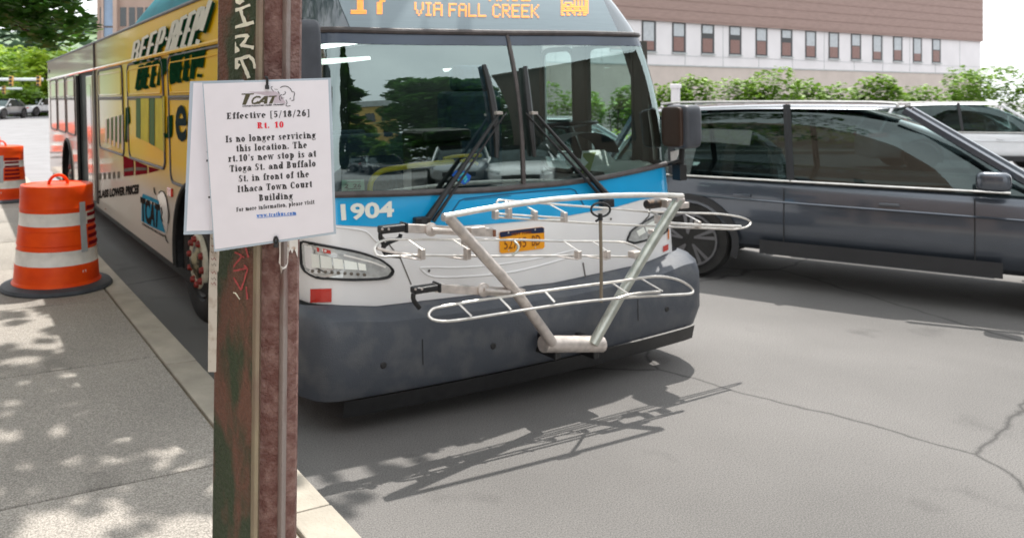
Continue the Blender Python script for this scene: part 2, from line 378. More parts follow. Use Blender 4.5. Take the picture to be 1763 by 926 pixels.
M['leafL']=leaf_mat('leaf_lime_green',(.20,.33,.02),(.42,.56,.05),.4)
M['leafB']=leaf_mat('leaf_blue_green',(.06,.12,.07),(.13,.20,.13),.1)
M['hill']=leaf_mat('hill_green',(.10,.17,.07),(.17,.25,.11),.05)
M['carSUV']=mat('slate_car_paint',(.075,.088,.11),.25,metal=.5,var=.05,coat=1)
M['carWhite']=mat('white_car_paint',(.72,.73,.74),.25,var=.03,coat=1)
M['carSilver']=mat('silver_car_paint',(.42,.44,.45),.3,metal=.6,var=.04,coat=1)
M['carBlack']=mat('black_car_paint',(.012,.013,.015),.25,var=.1,coat=1)
M['carTrim']=mat('car_trim',(.022,.022,.024),.6)
M['alloy']=mat('grey_alloy',(.20,.20,.21),.35,metal=.8)
M['plateblue']=mat('permit_blue',(.01,.12,.55),.35)
M['permitcyan']=mat('permit_cyan',(.05,.55,.6),.35)
M['mint']=mat('sticker_mint',(.48,.66,.55),.5)
M['papergreen']=mat('paper_olive',(.24,.32,.08),.7)
M['paperwhite']=mat('paper_white',(.80,.86,.84),.7,var=.04)
M['topstrip']=mat('dark_top_strip',(.055,.075,.11),.25,var=.25,scale=2,spec=.5)
M['zip']=mat('zip_tie_nylon',(.012,.012,.013),.35)
# ---------------------------------------------------------------- the setting: ground, road, kerb, pavement
def gz(y): return max(0,y-20)*.0133 if y<150 else 1.73
def st(u,s,z): return Vector(((u-UC)*c_-(s-SC)*s_,(u-UC)*s_+(s-SC)*c_,z))
ys=[-60,-20,0,10,20,35,50,65,90,120,150,400,1500]; xs=[-900,-200,-60,-20,0,20,60,200,900]
mb=MB(); mb.grid(lambda i,j:(xs[i],ys[j],gz(ys[j])-.006),len(xs)-1,len(ys)-1)
struct(mb.build('ground',M['asphalt_far']))
mb=MB(); mb.grid(lambda i,j:st(-1.66+(14)*i/6,-14+26*j/6,.0),6,6); struct(mb.build('road',M['asphalt']))
# kerb stones and pavement slabs
kerb=struct(empty('kerb')); side=struct(empty('sidewalk'))
mb=MB(); mb.quad(st(-9.6,-9,.135),st(-1.84,-9,.135),st(-1.84,14,.135),st(-9.6,14,.135)); mb.build('joint_bed',M['soil'],side)
ms={}
def slab(u0,u1,s0,s1,name,m,par,top=.15):
    k=(round(u1-u0,3),round(s1-s0,3),name)
    if k not in ms:
        b=MB(); b.box(0,u1-u0,0,s1-s0,0,.12); o=b.build(name,m,par,bevel=.006); ms[k]=o.data
    else: o=bpy.data.objects.new(name,ms[k]); COL.objects.link(o); o.parent=par; bv=o.modifiers.new('bevel','BEVEL'); bv.width=.006; bv.segments=2
    p=st(u0,s0,top-.12+random.uniform(-.002,.002)); o.location=p; o.rotation_euler=(0,0,TH)
for j in range(-3,9):
    slab(-1.84,-1.662,j*1.83-.9,j*1.83+.92,'kerb_stone',M['kerb'],kerb,.152)
for j in range(-5,10):
    for i in range(5): slab(-1.85-1.5*(i+1)+.006,-1.85-1.5*i-.006,j*1.5+.006-.4,(j+1)*1.5-.006-.4,'paving_slab',M['concrete2'],side)
mb=MB(); mb.quad(st(-1.662,-9,.0),st(-1.655,-9,.0),st(-1.655,14,.0),st(-1.662,14,.14)); mb.build('kerb_face',M['kerb'],kerb)
# ---------------------------------------------------------------- THE BUS
bus=empty('city_bus'); bus.matrix_world=MBUS
tag(bus,'city bus with blue and white front and yellow advertising wrap, kneeling at the kerb','bus')
gbot=[(545,335.5),(580,335.2),(700,332.7),(860,325.9),(897,321.5),(959,316.5),(1034,306.5),(1096,294),(1138,284),(1149,280.5)]
gtop=[(541,52.9),(700,55),(860,57.2),(1000,58),(1110,61.8)]
bbot=[(578,385.7),(651,389),(767,388.5),(840,384.6),(924,377),(978,370),(1062,354.5),(1102,343),(1149,330)]
btop=[(900,492.4),(951,487),(1056,464.6),(1107,453.5),(1149,436)]
def ucurve2(pxs,mirror=True):
    t=sorted((FR(x,y).x,FR(x,y).z) for x,y in pxs); umin=t[0][0]
    def f(u):
        if u<umin and mirror: return interp(t,abs(u)) if abs(u)>t[0][0] else t[0][1]
        return interp(t,u)
    return f
zg=ucurve2(gbot,False); zt=ucurve2(gtop,False); zbb=ucurve2(bbot,False); zbt=ucurve2(btop)
WL,WR=-1.295,1.355
b=MB(); band(b,zbt,lambda u:zbb(u),WL,WR,180,8); b.build('front_fascia',M['white'],bus,smooth=True)
b=MB(); band(b,lambda u:zbb(u)-.004,lambda u:zg(u),WL,WR,180,5,.004); b.build('blue_front_band',M['blue'],bus,smooth=True)
SEAMU=.028
b=MB(); band(b,zg,zt,WL,SEAMU,36,16,.002); ws1=b.build('windscreen_pane',M['glass'],bus,smooth=True)
b=MB(); band(b,zg,zt,SEAMU,WR,36,16,.002); ws2=b.build('windscreen_pane',M['glass'],bus,smooth=True)
def along(zf,off,n=60,u0=WL,u1=WR,dz=0):
    out=[]
    for i in range(n+1):
        u=u0+(u1-u0)*i/n; z=zf(u)+dz; wd=halfw(u,z); uu=max(-wd,min(wd,u)); out.append((uu,FS(uu,z)-off,z))
    return out
b=MB(); b.tube(along(zg,.006),.017,8); b.build('windscreen_lower_gasket',M['gasket'],bus,smooth=True)
b=MB(); b.tube(along(zt,.008),.017,8); b.build('windscreen_upper_gasket',M['gasket'],bus,smooth=True)
b=MB(); b.tube([(SEAMU,FS(SEAMU,z)-.004,z) for z in [zg(0)+(zt(0)-zg(0))*k/12 for k in range(13)]],.013,6); b.build('windscreen_centre_bar',M['gasket'],bus,smooth=True)
b=MB(); band(b,lambda u:zt(u)-.075,lambda u:zt(u)-.005,WL+.02,WR-.02,60,3,.005); b.build('windscreen_top_strip',M['topstrip'],bus,smooth=True)  # opaque dark blue-grey strip laid over the top of the glass
# destination sign housing above the windscreen
zroof=lambda u:2.50
b=MB(); band(b,lambda u:zt(u),zroof,WL,WR,48,6,.0); b.build('sign_window',M['signglass'],bus,smooth=True)
b=MB()
def sgn(i,j):
    x=(604-18*j/4*1.7)+((1065-20*j/4*1.7)-(604-18*j/4*1.7))*i/24; y=51-110*j/6
    return FR(x,y+6*i/24,.004)
b.grid(sgn,24,6); sign=b.build('destination_sign',M['signbox'],bus,smooth=True)
FONT={'V':"10001 10001 10001 10001 01010 01010 00100",'I':"111 010 010 010 010 010 111",'A':"01110 10001 10001 11111 10001 10001 10001",'F':"11111 10000 10000 11110 10000 10000 10000",
'L':"10000 10000 10000 10000 10000 10000 11111",'C':"01110 10001 10000 10000 10000 10001 01110",'R':"11110 10001 10001 11110 10100 10010 10001",'E':"11111 10000 10000 11110 10000 10000 11111",'K':"10001 10010 10100 11000 10100 10010 10001",
'1':"01110 00110 00110 00110 00110 00110 11111",'7':"11111 00011 00011 00110 01100 01100 01100",'N':"10001 11001 10101 10011 10001 10001 10001",'G':"01110 10001 10000 10111 10001 10001 01110",
'*':"111111111111111 100000010101011 101111010101011 111001110101011 111111111111111 110111011101111 111111111111111 100100110010111 110110010110110"}
def led(txt,x0,x1,ytop,ybot,slope,parent,sub=2):
    cols=[]
    for ch in txt:
        if ch==' ': cols+=[None]*3; continue
        rows=FONT[ch].split(); 
        for k in range(len(rows[0])): cols.append([r[k] for r in rows])
        cols.append(None)
    nr=max(len(c) for c in cols if c); n=len(cols)-1; cw=(x1-x0)/n; chh=(ybot-ytop)/nr; mb=MB()
    for i,c in enumerate(cols):
        if not c: continue
        for j,vv in enumerate(c):
            if vv!='1': continue
            for a in range(sub):
                for bb in range(sub):
                    x=x0+cw*(i+(a+.5)/sub); y=ytop+chh*(j+(bb+.5)/sub)+slope*(x-x0); 
                    if y<-6: continue
                    hx=cw/sub*.5; hy=chh/sub*.37
                    mb.quad(FR(x-hx,y+hy,.007),FR(x+hx,y+hy,.007),FR(x+hx,y-hy,.007),FR(x-hx,y-hy,.007))
    return mb.build('sign_lettering',M['led'],parent,rec=False)
led('1',604,631,-24,24.5,0,sign,3); led('7',644,668,-24,25,0,sign,3)
led('VIA',713.5,762,4,27.5,.015,sign); led('FALL',772.5,837,6,29,.01,sign); led('CREEK',848,928,7.5,30.5,.01,sign)
led('ANCE',842,913,-22,2.5,.0,sign); led('*',966,1013,-3,27.5,-.0,sign,1)
# mouldings, seams, number
b=MB(); 
for pts in ([(652,400),(665,415),(690,446),(708,490)],[(1120,352),(1117,372),(1090,400)],[(1004,452),(1008,478)]): ribbon(b,pts,FR,.002,2.2)
b.build('panel_seam',M['seam'],bus,rec=False)
b=MB(); ribbon(b,[(769,386),(780,362),(791,346),(800,342.5),(860,335.6),(930,329),(982,325.3),(990,328),(997,340),(1006,355)],FR,.0055,2.6); ribbon(b,[(800,345),(880,337)],FR,.0057,1.2)
b.build('hatch_seam',M['bluedark'],bus,rec=False)
def tubeon(pts,r,off,name,m,par=bus,sm=4,n=6):
    mb=MB(); mb.tube([FR(x,y,off) for x,y in pts],r,n,smooth=sm); return mb.build(name,m,par,smooth=True)
tubeon([(578,391),(600,393),(629,398.5),(640,408),(649,417)],.006,0,'fascia_crease',M['white'])
tubeon([(722,461),(740,460),(800,460),(860,455),(930,444),(990,430)],.006,-.001,'fascia_crease',M['white'])
tubeon([(724,463),(745,476),(800,476),(870,470),(930,457),(985,441)],.007,-.002,'fascia_crease',M['white'])
b=MB()
for x,y in ((738,466),(1051,377)): b.lathe([(.0,-.004),(.007,-.004),(.007,.01),(0,.01)],10,c=(0,0,0)); 
b2=MB()
for x,y in ((738,466),(1051,377)):
    q=FR(x,y,.001); b2.add([(q.x+.008*math.cos(a*.785),q.y-.004,q.z+.008*math.sin(a*.785)) for a in range(8)],[tuple(range(8))])
b2.build('fascia_bolt',M['seam'],bus)
b=MB(); lay(b,text_mesh('1904',.035),[(586,351.5),(678,346),(678.5,374),(588,380.5)],FR,.0075); b.build('fleet_number',M['printwhite'],bus,rec=False)
# bumper
zb2=lambda u: zbt(u)
def bump(i,j):
    n=56; WXX=.075
    prof=[(-.02,.0),(.06,-.012),(.125,-.05),(.15,-.12),(.15,None),(.10,.235),(-.05,.225)]
    off,dz=prof[j]; u=-1.37+2.80*i/n
    zz=zb2(u)+dz if (dz is not None and j<4) else (.36 if dz is None else dz)
    wd=halfw(u,.6)+WXX; uu=max(-wd,min(wd,u)); return (uu,FS(uu,.6,WXX)-off,zz)
b=MB(); b.grid(bump,56,6)
for sgnu in (0,56):   # returns along the flanks
    col=[bump(sgnu,j) for j in range(7)]
    b.grid(lambda i,j:(col[j][0]-(.075*i/3 if sgnu else -.075*i/3),col[j][1]+(.62-col[j][1])*i/3 if i else col[j][1],col[j][2]),3,6)
b.build('bumper',M['bumper'],bus,smooth=True)
b=MB()
for u in (-.78,.72):
    for off,z0,z1 in ((.1525,.37,.5),): b.add([(u-.003,FS(u,.6)-off,z0),(u+.003,FS(u,.6)-off,z0),(u+.003,FS(u,.6)-off,z1),(u-.003,FS(u,.6)-off,z1)],[(0,1,2,3)])
b.build('bumper_seam',M['black'],bus)
b=MB(); b.grid(lambda i,j:(lambda u:(max(-1.36,min(1.42,u)),FS(u,.6,.075)-(.12,.10,.0)[j],(.236,.15,.13)[j]))(-1.2+2.5*i/30),30,2); b.build('air_dam',M['black'],bus,smooth=True)
for u in (-1.0,-.35,.45,.98):
    b=MB(); b.lathe([(0,-.004),(.014,-.004),(.018,0),(.018,.004),(0,.004)],12); q_=(u,FS(u,.6)-.152,.40); b.v=[(q_[0]+v[0],q_[1]+v[2],q_[2]+v[1]) for v in b.v]; b.build('bumper_bolt',M['black'],bus)
# headlights
HLo=[(515,417),(530,417.5),(544.5,420),(572,425),(598,430),(621,435),(642,442),(655,447),(664.7,453.5),(674,461),(677.6,468),(671,477),(655,480.5),(633.5,481.4),(610,482),(589,481.4),(566,480),(544.5,478),(524.5,467),(518,455),(515.5,440)]
HRo=[(1080,415.7),(1084,404),(1089,395.7),(1108,383),(1129,371),(1145,364.5),(1150,372),(1150.5,384.5),(1148.5,398),(1138,404),(1127,409),(1108,415),(1091,419)]
def shrink(pts,k,cx=None,cy=None):
    cx=sum(p[0] for p in pts)/len(pts); cy=sum(p[1] for p in pts)/len(pts)
    return [(cx+(x-cx)*k[0],cy+(y-cy)*k[1]) for x,y in pts]
def headlight(out,cells,leds,reds):
    b=MB(); poly_on(b,out,FR,.004); h=b.build('headlight',M['black'],bus,rec=False)
    b=MB(); poly_on(b,shrink(out,(.955,.90)),FR,.0065); b.build('reflector',M['lens'],h,rec=False)
    for q in cells: b=MB(); b.add([FR(x,y,.0065+dd) for (x,y),dd in zip(q,(.001,.012,.012,.001))],[(0,1,2,3)]); b.build('reflector_cell',M['chrome'],h,rec=False)
    for q in reds: b=MB(); b.add([FR(x,y,.010) for x,y in q],[(0,1,2,3)]); b.build('red_reflection_patch',M['red'],h,rec=False)  # red reflections in the lamp, put in as coloured patches
    for x,y,r in leds:
        b=MB(); b.add([FR(x+r*1.1*math.cos(a*math.pi/4),y+r*math.sin(a*math.pi/4),.009) for a in range(8)]+[FR(x,y,.013)],[(i,(i+1)%8,8) for i in range(8)]); b.build('running_lamp',M['printgrey'],h)
    tubex=MB(); tubex.tube([FR(x,y,.006) for x,y in out],.006,6,closed=True,smooth=2); tubex.build('lamp_seal',M['black'],h,smooth=True)
    return h
cells=[]
for x,wd_ in ((535,14),(551,19),(573,17),(592,22),(616,13)):
    k=(x-535)/20; yt=436+k*4.0; yb=460.5+k*1.1; cells.append([(x,yt),(x+wd_,yt+wd_*.2),(x+wd_+2,yb+1),(x+2,yb)])
headlight(HLo,cells,[(538+11.2*k,466.5+.8*k,2.9) for k in range(9)],[[(545,426),(549,427),(549.5,433.5),(546,433)],[(556,428),(569,431),(570,437),(557,435)]])
b=MB(); ribbon(b,[(530,424),(560,432),(600,441),(640,451),(664,460)],FR,.011,3.2); b.build('lamp_divider',M['sheeting'],bus,rec=False)
headlight(HRo,[[(1096,398),(1108,391),(1112,400),(1100,407)],[(1110,388),(1128,379),(1130,392),(1114,399)],[(1131,377),(1144,372),(1146,388),(1133,391)]],[(1118,408,2.5),(1126,404,2.5)],[])
for q in ([(534,497.5),(571,496.5),(571,520),(534,521)],[(1142,424),(1151,420),(1151,430),(1142,434)]):
    b=MB(); poly_on(b,[tuple(Vector(q[i]).lerp(Vector(q[(i+1)%4]),k/4)) for i in range(4) for k in range(4)],FR,.006,rings=2); b.build('reflector_sticker',M['red'],bus,rec=False)
b=MB(); poly_on(b,[(1150.2,395),(1152.2,395),(1152.2,412),(1150.2,412)],FR,.006,rings=1); b.build('side_marker',M['orange'],bus,rec=False)
# licence plate
PL=[(859.8,401.5),(862,399),(933,390.6),(936.8,392.5),(937.6,425),(935,428),(864,436.4),(860.5,434)]
b=MB(); vs=[FR(x,y,.006) for x,y in PL]+[FR(x,y,.0) for x,y in PL]; n=8
b.add(vs,[tuple(range(n))]+[(i,(i+1)%n,n+(i+1)%n,n+i) for i in range(n)]); plate=b.build('licence_plate',M['platey'],bus)
b=MB(); poly_on(b,[(860,402),(862,399.4),(933,391),(936.8,393),(937,400.5),(918,402),(916,396.5),(880,400.8),(880.5,406),(862,409)],FR,.0075,rings=1); b.build('plate_band',M['platen'],plate,rec=False)
b=MB(); lay(b,text_mesh('NEW YORK',.03),[(881,401),(916,397),(916,401.8),(881,405.8)],FR,.0082); lay(b,text_mesh('52735',.0),[(868,412.5),(906,408),(906,425),(868,429.5)],FR,.0078); lay(b,text_mesh('BD',.0),[(916,406),(930,404.3),(930,421.5),(916,423.3)],FR,.0078)
b.build('plate_lettering',M['platetext'],plate,rec=False)
b=MB()
for x,y in ((875.5,400.6),(921.5,395.3),(876,431),(922,425.8)): q=FR(x,y,.009); b.add([(q.x+.005*math.cos(a),q.y,q.z+.005*math.sin(a)) for a in [k*.785 for k in range(8)]],[tuple(range(8))])
b.build('plate_bolt',M['alu'],plate)
# --- kerb side wall with wheel arches and printed wrap
QW=SD(343,450,0,-1.235); wheels=[(2.20,.50),(9.66,.50)]
def skirt_z(s):
    z=.37
    for c,zc in wheels:
        d=abs(s-c)
        if d<.60: z=max(z,zc+math.sqrt(.60**2-d*d))
    return z
mw,N,Lk,p=new_mat('printed_side_wrap')
t=N.new('ShaderNodeTexCoord'); sp=N.new('ShaderNodeSeparateXYZ'); Lk.new(t.outputs['Object'],sp.inputs[0])
n1=N.new('ShaderNodeTexNoise'); n1.inputs['Scale'].default_value=.9; n1.inputs['Detail'].default_value=5; Lk.new(t.outputs['Object'],n1.inputs['Vector'])
ad=N.new('ShaderNodeMath'); ad.operation='MULTIPLY_ADD'; ad.inputs[1].default_value=1.2; Lk.new(n1.outputs['Fac'],ad.inputs[0]); Lk.new(sp.outputs['Y'],ad.inputs[2])
m0=N.new('ShaderNodeMath'); m0.operation='MULTIPLY'; m0.inputs[1].default_value=.08; Lk.new(ad.outputs[0],m0.inputs[0])
r=N.new('ShaderNodeValToRGB'); e=r.color_ramp.elements; e[0].position=.33; e[0].color=(.82,.50,.005,1); e[1].position=.62; e[1].color=(.60,.52,.47,1)
k=e.new(.42); k.color=(.70,.53,.03,1); k=e.new(.52); k.color=(.58,.54,.24,1); Lk.new(m0.outputs[0],r.inputs[0])
mr=N.new('ShaderNodeMapRange'); mr.inputs['From Min'].default_value=.86; mr.inputs['From Max'].default_value=1.22; Lk.new(sp.outputs['Z'],mr.inputs['Value'])
mm=N.new('ShaderNodeMix'); mm.data_type='RGBA'; mm.inputs['A'].default_value=(.55,.49,.43,1); Lk.new(mr.outputs[0],mm.inputs['Factor']); Lk.new(r.outputs[0],mm.inputs['B']); Lk.new(mm.outputs['Result'],p.inputs['Base Color'])
p.inputs['Roughness'].default_value=.35; p.inputs['Specular IOR Level'].default_value=.04; p.inputs['Coat Roughness'].default_value=.05; cr=N.new('ShaderNodeMapRange'); cr.inputs['From Min'].default_value=4; cr.inputs['From Max'].default_value=7; cr.inputs['To Min'].default_value=.0; cr.inputs['To Max'].default_value=1; Lk.new(sp.outputs['Y'],cr.inputs['Value']); Lk.new(cr.outputs[0],p.inputs['Coat Weight'])
wv=N.new('ShaderNodeTexNoise'); wv.inputs['Scale'].default_value=1.7; Lk.new(t.outputs['Object'],wv.inputs['Vector']); bb=N.new('ShaderNodeBump'); bb.inputs['Strength'].default_value=.25; bb.inputs['Distance'].default_value=.02; Lk.new(wv.outputs['Fac'],bb.inputs['Height']); Lk.new(bb.outputs[0],p.inputs['Normal'])
M['wrap']=mw
UW=-1.295; DOOR=(6.85,8.2)
def rr(s0,s1,z0,z1,r=.09,n=5,u=UW-.006):
    pts=[]
    for (cs,cz,a0) in ((s1-r,z1-r,0),(s0+r,z1-r,90),(s0+r,z0+r,180),(s1-r,z0+r,270)):
        for k in range(n): a=R(a0+90*k/(n-1)); pts.append((u,cs+r*math.cos(a),cz+r*math.sin(a)))
    return pts
def wallseg(s0,s1,flo,fhi,n,name,m,u=UW):
    b=MB(); b.grid(lambda i,j:(u,s0+(s1-s0)*i/n,flo(s0+(s1-s0)*i/n)+(fhi-flo(s0+(s1-s0)*i/n))*j/3),n,3); return b.build(name,m,bus)
wallseg(.6,DOOR[0],skirt_z,2.12,60,'side_panel',M['wrap']); wallseg(DOOR[1],12.38,skirt_z,2.12,50,'side_panel',M['wrap'])
wallseg(.6,12.38,lambda s:2.12,2.45,24,'roof_cove_panel',M['wrap'])
b=MB(); b.grid(lambda i,j:((-1.295,-1.22,-1.0,0,1.0,1.22,1.295)[i],.6+11.78*j/8,(2.45,2.50,2.53,2.57,2.53,2.50,2.45)[i]),6,8); b.build('roof',M['white'],bus,smooth=True)
b=MB(); b.grid(lambda i,j:((-1.2+2.45*i/12),(FS(-1.2+2.45*i/12,2.50))+(.62-FS(-1.2+2.45*i/12,2.50))*j,2.5+.05*j*(1-abs(i-6)/6)),12,1); b.build('front_roof_cap',M['white'],bus)
b=MB(); b.tube([(UW-.01,.6,2.12),(UW-.01,12.38,2.12)],.017,6); b.build('drip_rail',M['wrap'],bus)
b=MB(); b.tube([(UW-.004,.6,2.455),(UW-.004,12.38,2.455)],.014,6); b.build('roof_trim',M['bumper'],bus)
for sx in (-1,1):   # quarter panels between the nose and the flank
    b=MB()
    def q(i,j):
        z=.4+(2.5-.4)*j/12; u=sx*(1.295 if sx<0 else 1.355); wd=halfw(u,z); a=(sx*wd,FS(sx*wd,z),z); c=(sx*1.295,.6,z); return tuple(a[k]+(c[k]-a[k])*i/2 for k in range(3))
    if sx<0: b.grid(q,2,12); b.build('corner_post',M['black'],bus)
    else:
        def q2(i,j):
            z=.4+(zg(1.3)-.4)*j/4; u=1.355; wd=halfw(u,z); a=(wd,FS(wd,z),z); c=(1.295,.6,z); return tuple(a[k]+(c[k]-a[k])*i/2 for k in range(3))
        b.grid(q2,2,4); b.build('corner_post',M['white'],bus)
        b=MB(); b.tube([(halfw(1.3,z)-.01,FS(halfw(1.3,z),z)+.03,z) for z in (1.2,1.4,1.6,1.8,2.0,2.2,2.5)],.035,6); b.build('windscreen_pillar',M['interior_frame'],bus)
# wheel arches and wheels
for c,zc in wheels:
    b=MB(); b.tube([(UW-.004,c+.60*math.cos(a),zc+.60*math.sin(a)) for a in [R(-12+204*k/24) for k in range(25)]],.022,6); b.build('arch_trim',M['rubber'],bus,smooth=True)
    b=MB(); b.grid(lambda i,j:(UW+.5*j,c+.61*math.cos(R(-14+208*i/20)),zc+.61*math.sin(R(-14+208*i/20))),20,1); b.build('wheel_well',M['black'],bus)
def wheel(c,zc,u,name='wheel',front=True):
    w_=MB(); w_.lathe([(.27,.06),(.30,.01),(.36,-.005),(.43,0),(.475,.03),(.485,.08),(.485,.22),(.47,.27),(.36,.29)],36,c=(u,c,zc),axis='x'); tyre=w_.build(name,M['rubber'],bus,smooth=True)
    w_=MB(); w_.lathe([(.285,.03),(.27,.02),(.24,.05),(.218,.02)],28,c=(u,c,zc),axis='x'); w_.build('rim_flange',M['hubdark'],tyre,smooth=True)
    w_=MB(); w_.lathe([(.218,.02),(.213,.0),(.20,-.012),(.145,-.008),(.135,.02)],28,c=(u,c,zc),axis='x'); w_.build('rim',M['rim'],tyre,smooth=True)
    w_=MB(); w_.lathe([(.14,.03),(.13,-.002),(.105,-.02),(.07,-.03),(.045,-.05),(0,-.052)],20,c=(u-.003,c,zc),axis='x'); w_.build('hub',M['hubrim'],tyre,smooth=True)
    for k in range(10):
        a=k*math.pi/5+.2; w_=MB(); w_.lathe([(0,-.042),(.02,-.038),(.029,-.01),(.029,.02)],10,c=(u+.0,c+.172*math.cos(a),zc+.172*math.sin(a)),axis='x'); w_.build('wheel_nut_cover',M['nutred'],tyre,smooth=True)
wheel(QW.y,QW.z,UW+.05); wheel(9.66,.50,UW+.06)
for c in (2.06,9.66): b=MB(); b.lathe([(.0,.0),(.43,0),(.485,.06),(.485,.25),(.43,.3),(0,.3)],28,c=(.97,c,.46),axis='x'); b.build('wheel',M['rubber'],bus,smooth=True)
# windows set in the wrapped side
def side_window(s0,s1,z0=1.14,z1=2.09,m='wrap',rail=True,name='window'):
    pts=rr(s0+.02,s1-.02,z0+.02,z1-.02); b=MB(); b.add(pts,[tuple(range(len(pts)))]); w_=b.build(name,M[m],bus)
    b=MB(); b.tube(rr(s0,s1,z0,z1,u=UW-.004),.013,6,closed=True); b.build('window_frame',M['gasket'],w_,smooth=True)
    b=MB(); b.tube(rr(s0+.055,s1-.055,(1.79 if rail else z0+.05),z1-.055,r=.05,u=UW-.010),.008,5,closed=True); b.build('sash_frame',M['wrap'],w_,smooth=True)
    if rail: b=MB(); b.tube([(UW-.012,s0+.03,1.755),(UW-.012,s1-.03,1.755)],.012,5); b.tube([(UW-.008,s0+.03,1.735),(UW-.008,s1-.03,1.735)],.006,5); b.build('window_rail',M['gasket'],w_)
    return w_
side_window(1.25,2.86,1.05); side_window(3.05,4.58); side_window(4.86,6.42)
for s0,s1 in ((8.6,9.55),(9.75,10.75),(10.95,11.95)): side_window(s0,s1,1.2)
# front doorway
b=MB(); b.box(UW-.012,UW-.004,.62,1.2,.38,2.1); b.build('front_door_surround',M['black'],bus)
for s0,s1 in ((.64,.90),(.92,1.18)):
    b=MB(); b.box(UW-.03,UW-.013,s0,s1,.42,2.07); d=b.build('front_door',M['black'],bus,bevel=.008)
    b=MB(); pts=rr(s0+.035,s1-.035,.52,2.02,r=.04,u=UW-.0325); b.add(pts,[tuple(range(len(pts)))]); b.build('door_pane',M['darkpane'],d)
# rear doorway
b=MB(); b.box(UW+.02,UW+.10,DOOR[0],DOOR[1],.35,2.12); b.build('door_recess',M['interior'],bus)
for s0,s1 in ((6.93,7.42),):
    b=MB(); b.box(UW-.01,UW+.015,s0,s1,.42,2.05); d=b.build('door_leaf',M['wrap'],bus,bevel=.01)
    b=MB(); b.add(rr(s0+.09,s1-.09,.62,1.93,u=UW-.014,r=.06),[tuple(range(20))]); b.build('door_pane',M['pale'],d)
b=MB(); b.tube([(UW-.02,8.13,.4),(UW-.02,8.13,2.08)],.035,6); b.build('door_edge_seal',M['black'],bus)
b=MB(); b.tube([(UW-.006,6.66,.42),(UW-.006,6.66,2.45)],.022,6); b.build('body_joint_seal',M['gasket'],bus)
b=MB(); b.box(UW-.012,UW,12.0,12.12,2.24,2.3); b.build('side_marker',M['black'],bus)
b=MB(); b.box(UW-.02,UW,2.82,2.95,.93,1.0); b.build('side_marker',M['red'],bus,bevel=.005)
# --- flat print on the wrap
def prnt(name,m,pts=None,quad=None,txt=None,bold=.03,off=.014,shear=0,par=bus):
    b=MB()
    if txt: lay(b,text_mesh(txt,bold,shear),quad,SD,off)
    else:
        for q in pts:
            b=MB(); b.add([SD(x,y,off) for x,y in q],[tuple(range(len(q)))]); o_=b.build(name,M[m],par,rec=False)
        return o_
    return b.build(name,M[m],par,rec=False)
wo=.0
GL={'B':[[(0,0),(0,1),(.75,1),(.95,.8),(.8,.55),(0,.52)],[(.7,.52),(1,.3),(.8,0),(0,0)]],'E':[[(1,1),(0,1),(0,0),(1,0)],[(0,.5),(.85,.5)]],'P':[[(0,-.03),(0,1),(.8,1),(1,.78),(.8,.45),(0,.45)]],'-':[[(.1,.5),(.9,.5)]],'!':[[(.7,1.12),(.45,.33)],[(.36,.1),(.32,-.02)]]}
def blocktext(txt,quad,wf,m,off,dx=0,dy=0,shear=.12):
    tl,tr,br_,bl=[Vector(q) for q in quad]; adv=[.55 if ch in '-!' else 1 for ch in txt]; tot=sum(adv); x=0
    for ch,ad in zip(txt,adv):
        for pl in GL[ch]:
            b=MB(); pts=[]; ws=[]
            dens=[]
            for (a,c),(a2,c2) in zip(pl,pl[1:]):
                for k in range(4): dens.append((a+(a2-a)*k/4,c+(c2-c)*k/4))
            dens.append(pl[-1])
            for a,c in dens:
                k=(x+ad*(.16+.62*a)+shear*(c-.5))/tot; p=(bl.lerp(br_,k)).lerp(tl.lerp(tr,k),.08+.84*c); pts.append((p.x+dx,p.y+dy)); w0=(tr-tl).length/tot*(.62+.42*k); ws.append(w0*wf)
            ribbon(b,pts,SD,off,ws); b.build('printed_lettering',M[m],bus,rec=False)
        x+=ad
Q_=[(229,73),(364,1),(343,80),(225,109)]
blocktext('BEEP-BEEP!',[(238,113),(352,80),(348,136),(233,158)],.66,'printgreen',.0150)
blocktext('BEEP-BEEP!',Q_,.50,'printgreen',.0165,4.5,4); blocktext('BEEP-BEEP!',Q_,.50,'printgreen',.018,2,1.6); blocktext('BEEP-BEEP!',Q_,.40,'printwhite',.0215)
prnt('printed_lettering','printnavy',quad=[(301.5,182),(321,180),(321,245),(302,243)],txt='e',bold=.02)
prnt('printed_lettering','printnavy',quad=[(322.5,180),(345,178),(345,251),(323,246)],txt='e',bold=.02)
prnt('printed_lettering','printgreen',quad=[(281,203),(297,198),(296,242),(281,236)],txt='J',bold=.06)
prnt('printed_stripe','printgrass',[[(234,166),(242,166),(242,240),(234,236)],[(257,166),(266,166),(266,252),(257,247)]])
prnt('printed_stripe','printlime',[[(242.4,166),(256,166),(256,246),(242.4,240)],[(267,166),(283,166),(283,262),(267,252)]])
prnt('printed_stripe','printgreen',[[(216,186),(222,184),(224,212),(219,216),(219,246),(215,244)]])
prnt('printed_stripe','cream',[[(181+7*k,206-2*k),(184+7*k,205-2*k),(184+7*k,247+3*k),(181+7*k,245+3*k)] for k in range(5)],off=.0125)
prnt('printed_stripe','printgrass',[[(185+7*k,205-2*k),(187.2+7*k,204-2*k),(187.2+7*k,240+3*k),(185+7*k,238+3*k)] for k in range(4)],off=.0125)
prnt('printed_block','printred',[[(212,268),(230,276),(230,302),(213,304)],[(233,277),(253,286),(253,299),(233,302)],[(256,287),(274,292),(272,294),(256,298)]],off=.004)
prnt('printed_block','printgrey',[[(213,291),(230,288),(230,294),(213,296)],[(233,288),(253,289),(253,293),(233,294)]],off=.006)
